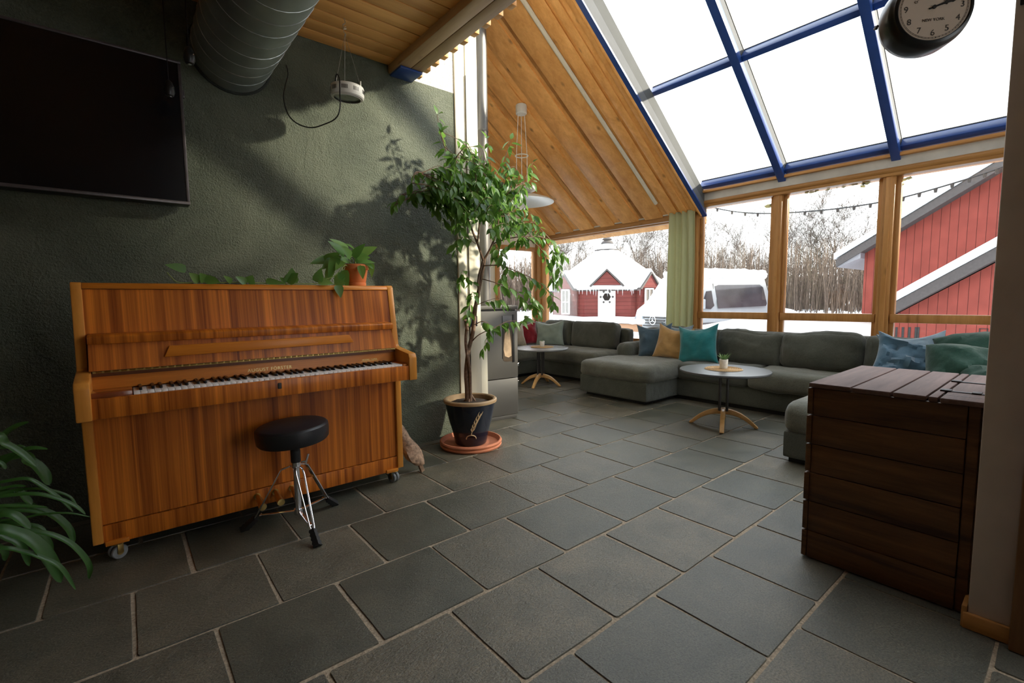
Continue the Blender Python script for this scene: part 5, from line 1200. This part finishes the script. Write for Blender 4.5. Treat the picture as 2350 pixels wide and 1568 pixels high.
def hut():
    c = az(38.9, 22.6, .35); H = thing('grill_hut', 'red octagonal grill hut with a snow covered cone roof beyond the left window', 'hut', c)
    a0 = math.atan2(-c.y, -c.x)     # towards us
    def O(r_, z, k, off=.5): a = a0+R(45*(k+off)); return c+Vector((r_*math.cos(a), r_*math.sin(a), z))
    mb = MB(); n = 8; rr = 2.42/math.cos(R(22.5)); lo = [mb.bm.verts.new(O(rr, -.5, k)) for k in range(8)]; hi = [mb.bm.verts.new(O(rr, 1.28, k)) for k in range(8)]
    for k in range(8): mb.bm.faces.new((lo[k], lo[(k+1) % 8], hi[(k+1) % 8], hi[k]))
    mb.build('wall', M['hutred'], parent=H, sharp=20)
    mb = MB(); prof = [(2.74, 1.16), (2.80, 1.20), (2.80, 1.32), (2.66, 1.44), (2.0, 1.93), (1.2, 2.50), (.62, 2.93), (.50, 3.02)]
    mb.lathe(prof, M=Matrix.Translation(c), n=48, fn=lambda v: Vector((v.x*(1+.035*math.cos(8*math.atan2(v.y, v.x)-8*a0-math.pi)), v.y*(1+.035*math.cos(8*math.atan2(v.y, v.x)-8*a0-math.pi)), v.z+.03*noise.noise(v*1.3)))); mb.build('roof_snow', M['snow'], parent=H)
    mb = MB(); mb.lathe([(.50, 2.90), (.58, 3.04)], M=Matrix.Translation(c), n=24); mb.lathe([(.12, 3.25), (.16, 3.5), (.24, 3.52), (.10, 3.66)], M=Matrix.Translation(c), n=20); mb.lathe([(.30, 3.34), (.22, 3.44)], M=Matrix.Translation(c), n=20); mb.build('smoke_cap', M['fasc'], parent=H)
    mb = MB(); mb.lathe([(.46, 3.04), (.44, 3.10), (.30, 3.28), (.12, 3.38)], M=Matrix.Translation(c), n=24); mb.build('cap_snow', M['snow'], parent=H)
    mb = MB(); mb.lathe([(2.70, 1.10), (2.78, 1.14), (2.56, 1.20)], M=Matrix.Translation(c), n=8, fn=lambda v: Matrix.Rotation(a0+R(22.5), 3, 'Z') @ v, cap0=False, cap1=False); mb.build('eave', M['fasc'], parent=H)
    for k, kind in ((0, 'door'), (1, 'win'), (-1, 'win')):
        a = a0+R(37*k); d = Vector((math.cos(a), math.sin(a), 0)); s_ = Vector((-d.y, d.x, 0)); Mx = Matrix((s_, d, Vector((0, 0, 1)))).transposed().to_4x4(); Mx.translation = c
        w_, z1 = (.55, 1.42) if kind == 'door' else (.42, 1.30)
        y0 = 2.30; y1 = 2.98
        mb = MB(); mb.prism([(-w_, z1-.08), (w_, z1-.08), (0, z1+.46)], 'y', y0-1.0, y1, M=Mx); 
        if kind == 'win': mb.prism([(2.2, .05), (2.50, .05), (2.86, 1.24), (2.2, 1.24)], 'x', -.36, .36, M=Mx @ Matrix.Identity(4)); 
        gb = mb.build('dormer', M['hutred'], parent=H)
        mb = MB()
        for q in (-1, 1): mb.prism([(q*(w_+.1), z1-.16), (0, z1+.50), (0, z1+.57), (q*(w_+.16), z1-.12)], 'y', y0-1.0, y1+.06, M=Mx)
        mb.build('verge', M['fasc'], parent=gb)
        mb = MB()
        for q in (-1, 1): mb.prism([(q*(w_+.12), z1-.10), (0, z1+.56), (0, z1+.72), (q*(w_+.2), z1+.04)], 'y', y0-1.4, y1-.02, bev=.03, M=Mx)
        mb.build('dormer_snow', M['snow'], parent=gb)
        if kind == 'door':
            mb = MB(); mb.box(-.36, .36, 2.42, 2.47, -.3, 1.30, .01, M=Mx); dr = mb.build('door', plain('white_door', (.62, .62, .62), .5), parent=H)
            mb = MB(); mb.lathe([(.17, 0), (.17, .02)], M=Mx @ Matrix.Translation((0, 2.47, .85)) @ Matrix.Rotation(R(-90), 4, 'X'), n=6); mb.build('door_window', M['tvscreen'], parent=dr)
            mb = MB()
            for q in range(6):
                a_ = R(60*q); mb.lathe([(.055, 0), (.055, .02)], M=Mx @ Matrix.Translation((.25*math.cos(a_), 2.47, .85+.25*math.sin(a_))) @ Matrix.Rotation(R(-90), 4, 'X'), n=4)
            mb.build('door_ornament', M['iron'], parent=dr)
            mb = MB(); mb.lathe([(.11, 0), (.10, .03)], M=Mx @ Matrix.Translation((0, 2.81, 1.56)) @ Matrix.Rotation(R(-90), 4, 'X'), n=20); mb.build('round_vent', M['iron'], parent=H)
            mb = MB(); mb.lathe([(.001, .031), (.10, .02)], M=Mx @ Matrix.Translation((0, 2.80, 1.42)) @ Matrix.Rotation(R(-90), 4, 'X') @ Matrix.Diagonal((1, .6, 1, 1)), n=20); mb.build('sign_plate', plain('cream_plate', (.7, .6, .5), .5), parent=H)
        else:
            mb = MB(); W2 = .23
            for bx in ((-W2, -W2+.05, .12, 1.2), (W2-.05, W2, .12, 1.2), (-W2, W2, .12, .18), (-W2, W2, 1.14, 1.2), (-.015, .015, .12, 1.2), (-W2, W2, .64, .67)): mb.box(bx[0], bx[1], 2.86, 2.91, bx[2], bx[3], M=Mx)
            wf = mb.build('window', plain('white_frame', (.75, .75, .73), .5), parent=H)
            mb = MB(); mb.box(-W2+.03, W2-.03, 2.875, 2.885, .15, 1.17, M=Mx); mb.build('pane', plain('dark_pane', (.12, .11, .10), .1), parent=wf)
    # icicles under the eave
    mb = MB(); r = random.Random(3)
    for i in range(60):
        a = a0+R(r.uniform(-80, 80)); q = c+Vector((2.80*math.cos(a), 2.78*math.sin(a), 1.17)); l_ = r.uniform(.05, .3); mb.tube([q, q-Vector((0, 0, l_))], [.014, .002], 5)
    mb.build('icicle', plain('ice', (.7, .75, .8), .15), parent=H, kind='stuff')
hut()

def van():
    A = Vector((12.9, 7.6, -.5)); f = Vector((.98, -.2, 0)).normalized(); s_ = Vector((.2, .98, 0)).normalized()
    V = thing('white_van', 'white van with snow on its roof and bonnet parked beyond the windows', 'van', A+f*2.3+s_*1)
    Mx = Matrix((f, s_, Vector((0, 0, 1)))).transposed().to_4x4(); Mx.translation = A        # x to the rear, y across, z up
    body = plain('white_van_paint', (.30, .31, .32), .25, nscale=2, var=.05)
    side_ = [(.0, .45), (.0, .95), (.12, 1.12), (.55, 1.25), (.75, 1.35), (1.25, 2.12), (1.6, 2.30), (3.9, 2.36), (4.15, 2.26), (4.36, 1.5), (4.4, .45)]
    mb = MB(); t = bmesh.new(); W_ = 2.0; cols = []
    for y_, ins in ((0, 0), (.05, -.03), (W_/2, -.05), (W_-.05, -.03), (W_, 0)):
        cols.append([t.verts.new((x+(.0 if x > .3 else -ins*2-.0)-(.10 if (x < .3 and y_ in (W_/2,)) else 0), (y_+(.16*max(0, z-1.3)/1.0 if y_ < W_/2 else -.16*max(0, z-1.3)/1.0 if y_ > W_/2 else 0)), z-(-ins if z > 2 else 0)*-1 if z > 2 else z)) for x, z in side_])
    for a_, b_ in zip(cols, cols[1:]):
        for i in range(len(side_)): t.faces.new((a_[i], a_[(i+1) % len(side_)], b_[(i+1) % len(side_)], b_[i]))
    t.faces.new(cols[0]); t.faces.new(cols[-1][::-1]); bmesh.ops.recalc_face_normals(t, faces=t.faces[:]); mb.join(t, 0, Mx); mb.build('body', body, parent=V, sharp=30)
    dk = plain('dark_van_glass', (.05, .045, .05), .06, nscale=2, var=.3)
    def y_at(z): return -.012+.16*max(0, z-1.3)
    def sidepoly(pts, name, m, o=.0, th=.012, parent=None):
        mb = MB(); t = bmesh.new(); A_ = [t.verts.new((x, y_at(z)-o, z)) for x, z in pts]; B_ = [t.verts.new((x, y_at(z)-o+th, z)) for x, z in pts]
        t.faces.new(A_); t.faces.new(B_[::-1])
        for i in range(len(pts)): t.faces.new((A_[i], B_[i], B_[(i+1) % len(pts)], A_[(i+1) % len(pts)]))
        bmesh.ops.recalc_face_normals(t, faces=t.faces[:]); mb.join(t, 0, Mx); return mb.build(name, m, parent=parent or V)
    sidepoly([(.92, 1.30), (1.05, 1.62), (1.18, 1.82), (1.42, 1.84), (1.46, 1.36), (1.30, 1.26)], 'door_window', dk)
    sidepoly([(1.66, 1.28), (1.60, 1.98), (1.75, 2.02), (3.85, 2.04), (4.02, 1.95), (4.12, 1.40), (4.05, 1.32)], 'side_window', dk)
    sidepoly([(1.52, .6), (1.54, .6), (1.54, 2.06), (1.52, 2.06)], 'door_seam', M['fasc'], .001)
    sidepoly([(.6, .80), (4.3, .80), (4.3, .84), (.6, .84)], 'side_strip', M['fasc'], .004)
    for x in (.85, 3.6):
        mb = MB(); mb.lathe([(.2, -.01), (.33, -.02), (.34, .1)], M=Mx @ Matrix.Translation((x, 0, .34)) @ Matrix.Rotation(R(-90), 4, 'X'), n=30); mb.build('wheel', M['rubber'], parent=V)
    mb = MB(); mb.box(.70, .82, -.22, -.02, 1.28, 1.58, .03, M=Mx); mb.build('wing_mirror', body, parent=V)
    mb = MB()
    for k in range(4): mb.box(-.13, -.06, .55, 1.45, .72+.09*k, .76+.09*k, .01, M=Mx)
    g = mb.build('grille', M['iron'], parent=V)
    mb = MB(); q = [Mx @ Vector((-.15, 1.0+.13*math.cos(a*math.pi/16), .92+.13*math.sin(a*math.pi/16))) for a in range(32)]; mb.tube(q, .014, 6, closed=True)
    for a in (90, 210, 330): mb.tube([Mx @ Vector((-.15, 1.0, .92)), Mx @ Vector((-.15, 1.0+.13*math.cos(R(a)), .92+.13*math.sin(R(a))))], [.018, .004], 6)
    mb.build('emblem', M['chrome'], parent=g)
    for y_ in (.12, 1.6):
        mb = MB(); mb.box(-.04, .1, y_, y_+.28, .80, 1.04, .04, M=Mx); mb.build('headlight', plain('headlight', (.45, .5, .55), .1), parent=V)
    mb = MB(); mb.box(-.12, .1, .0, 2.0, .38, .62, .04, M=Mx); mb.build('bumper', M['fasc'], parent=V)
    mb = MB(); mb.rbox(1.15, 4.30, .1, 1.9, 2.22, 2.54, .13, .02, .03, 3, 14, M=Mx); mb.build('roof_snow', M['snow'], parent=V)
    mb = MB(); t = bmesh.new(); sec = [(-.02, 1.02), (.05, 1.25), (.5, 1.52), (1.2, 2.32), (1.5, 2.42), (1.3, 2.2), (.7, 1.3), (.3, 1.12)]
    mb.prism(sec, 'y', .06, 1.94, bev=.05, M=Mx); mb.build('bonnet_snow', M['snow'], parent=V)
van()

# planter edge in the snow
mb = MB(); p = at(1450, 748, 'x', 11.0); mb.box(10.8, 11.0, p.y-.35, p.y+.45, p.z-.15, p.z+.06, .01)
mb.rbox(10.75, 11.05, p.y-.42, p.y+.5, p.z+.06, p.z+.2, .06, 0, .02, 3, 8, mi=1)
tag(mb.build('planter', [wood('bare_wood_edge', (.2, .10, .05), (.32, .18, .1), 'y', 1, .7), M['snow']], org=(10.9, p.y, 0)), 'low wooden planter edge poking out of the snow in front of the hut', 'planter')

# bare trees
M['twig'] = plain('bare_bark', (.075, .057, .047), .9, nscale=5, var=.3)
M['thick'] = plain('brown_thicket', (.115, .083, .062), .9, nscale=5, var=.4)
M['hill'] = plain('brown_hillside', (.20, .17, .155), .95, nscale=.6, var=.45)
def tree_mesh(seed, h):
    r = random.Random(seed); mb = MB()
    def grow(p, d, L, rad, lev):
        n = 5; pts = [p]; q = p.copy(); dd = d.copy()
        for i in range(n):
            dd = (dd+rv(r)*(.16 if lev == 0 else .26)+Vector((0, 0, .05))).normalized(); q = q+dd*(L/n); pts.append(q.copy())
            if lev < 4 and (i > 0 or lev > 0):
                for k in range(2 if lev < 3 else 1):
                    if r.random() < .86:
                        sd = rv(r); sd = (sd-dd*sd.dot(dd)).normalized(); nd = (dd*.75+sd*r.uniform(.4, .9)+Vector((0, 0, .22))).normalized()
                        grow(q.copy(), nd, L*r.uniform(.38, .62), rad*(1-i/n*.7)*.5, lev+1)
        mb.tube(pts, [max(.006, rad*(1-.75*i/n)) for i in range(n+1)], 6 if lev < 1 else 3, cap=False)
    grow(Vector((0, 0, 0)), Vector((r.uniform(-.1, .1), r.uniform(-.1, .1), 1)).normalized(), h, .085, 0)
    return mb
protos = []
for k, h in enumerate((6.6, 7.2, 6.0)):
    mb = tree_mesh(20+k, h); o = mb.build('bare_tree', M['twig'], org=(0, 0, 0), sharp=0); protos.append(o)
r = random.Random(15); tl = [19.2, 21.0, 23.2, 25.0, 26.3, 27.8, 13.6, 15.0, 16.4, 18.0, 35.0, 36.5, 41.5, 43.5, 46.0, 33.5, 31.5, 39.5]; wh = {}
for i, a in enumerate(tl):
    base = protos[i % 3]; o = base if i < 3 else base.copy()
    if i >= 3: C.objects.link(o)
    d = r.uniform(31, 37); p = az(a, d, .1); o.location = p; o.rotation_euler.z = r.uniform(0, 6.28); s_ = r.uniform(.55, .74); o.scale = (s_*1.1, s_*1.1, s_)
    where = 'in the thicket between the van and the red barn' if a < 19.5 else 'in the thicket behind the white van' if a < 29 else 'in the thicket behind the snow covered hut'
    tag(o, 'bare winter tree, '+where, 'tree', 'bare trees '+where)
mb = MB(); r = random.Random(16)
for i in range(5200):
    a = r.uniform(8, 62); d = r.uniform(27, 40); p = az(a, d, .0); h = r.uniform(2.6, 4.3)
    q = p+Vector((r.uniform(-.3, .3), r.uniform(-.3, .3), h)); m_ = (p+q)/2+rv(r)*.12
    mb.tube([p, m_, q], [.022, .016, .005], 3, cap=False)
    for k in range(3):
        t_ = r.uniform(.35, .95); c0 = p.lerp(q, t_); mb.tube([c0, c0+Vector((r.uniform(-.4, .4), r.uniform(-.4, .4), r.uniform(.2, .7)))], [.010, .003], 3, cap=False)
tag(mb.build('thicket', M['thick'], org=(28, 16, 0), sharp=0), 'dense brown thicket of bare saplings behind the hut and the van', 'thicket', kind='stuff')
mb = MB()
mb.grid(lambda u, v: az(2+75*u, 62+30*v, (4.4+1.8*noise.noise(Vector((u*7, 1, 0)))+.5*noise.noise(Vector((u*30, 2, 0))))*math.sin(min(1, v*1.2)*math.pi/2)*1.15-.2), 120, 8)
struct(mb, 'hills', M['hill'], sharp=0)
# unseen spruces added right of the view to screen off part of the low sun
spruce = plain('spruce_needles', (.02, .035, .018), .9, nscale=6, var=.5)
sp0 = None
for i, (x_, y_, s_) in enumerate(((21.5, -19.1, 1.35), (25.5, -24.2, 1.45), (21.3, -22.0, 1.4), (21.7, -25.0, 1.35), (22.5, -28.2, 1.35))):
    if sp0 is None:
        mb = MB(); r = random.Random(31); z = .6
        while z < 17.5:
            R_ = 2.3*(1-(z/18.5)**1.6)+.25; n_ = 28
            mb.lathe([(.06, z+1.5), (R_*.5, z+.75), (R_, z)], n=n_, cap0=False, cap1=False, fn=lambda v: Vector((v.x*(1+.22*noise.noise(v*2.3)), v.y*(1+.22*noise.noise(v*2.3)), v.z+.5*noise.noise(v*1.9))))
            z += .62
        sp0 = o = mb.build('sun_screen_spruce', spruce, org=(0, 0, 0), sharp=0)
        mb = MB(); mb.tube([(0, 0, -1), (0, 0, 18)], [.25, .03], 10); mb.build('trunk', M['twig'], parent=o)
    else: o = copy_tree(sp0)
    o.location = (x_, y_, 0); o.scale = (s_, s_, s_)
    tag(o, 'tall dark spruce added beyond the right edge of the view to screen the low sun', 'tree', 'added sun screening spruces beyond the right edge of the view')
# string of lights
Ls = thing('string_lights', 'thin dark string of small bulbs strung outside across the windows', 'string lights', (9, 3, 2.6))
mb = MB(); pts = cr([at(1590, 466, 'x', 8.5), at(1680, 485, 'x', 8.5), at(1760, 490, 'x', 8.5), at(1860, 485, 'x', 8.5), at(1960, 474, 'x', 8.5), at(2060, 456, 'x', 8.5), at(2160, 429, 'x', 8.5), at(2260, 398, 'x', 8.5), at(2330, 372, 'x', 8.5)], 8)
mb.tube(pts, .011, 6); mb.build('wire', M['black'], parent=Ls)
for i in range(2, len(pts)-1, 3):
    mb = MB(); mb.tube([pts[i]-Vector((0, 0, .005)), pts[i]-Vector((0, 0, .055))], [.022, .016], 8); mb.build('bulb', M['iron'], parent=Ls)

# ------------------------------------------------------------------ light
w = bpy.data.worlds.new('sky'); bpy.context.scene.world = w; w.use_nodes = True; nt = w.node_tree; nt.nodes.clear()
out = nt.nodes.new('ShaderNodeOutputWorld'); bg = nt.nodes.new('ShaderNodeBackground'); nt.links.new(bg.outputs[0], out.inputs[0])
tc = nt.nodes.new('ShaderNodeTexCoord'); sp = nt.nodes.new('ShaderNodeSeparateXYZ'); nt.links.new(tc.outputs['Generated'], sp.inputs[0])
rp = nt.nodes.new('ShaderNodeValToRGB'); e = rp.color_ramp.elements; e[0].position = 0; e[0].color = (1, 1, 1, 1); e[1].position = .7; e[1].color = (.86, .92, 1.0, 1)
nt.links.new(sp.outputs[2], rp.inputs[0]); nt.links.new(rp.outputs[0], bg.inputs[0]); bg.inputs[1].default_value = SKY
sd = Vector((.386, -.366, .196)).normalized()
sl_ = bpy.data.lights.new('sun', 'SUN'); sl_.energy = SUN; sl_.angle = R(3.0); sl_.color = (1.0, .90, .74)
so = bpy.data.objects.new('sun', sl_); C.objects.link(so); so.rotation_euler = sd.to_track_quat('Z', 'Y').to_euler(); so.location = (8, -6, 6)
sc = bpy.context.scene
sc.view_settings.view_transform = 'Standard'; sc.view_settings.look = 'None'; sc.view_settings.exposure = EXPO; sc.view_settings.gamma = 1; sc.view_settings.use_curve_mapping = False
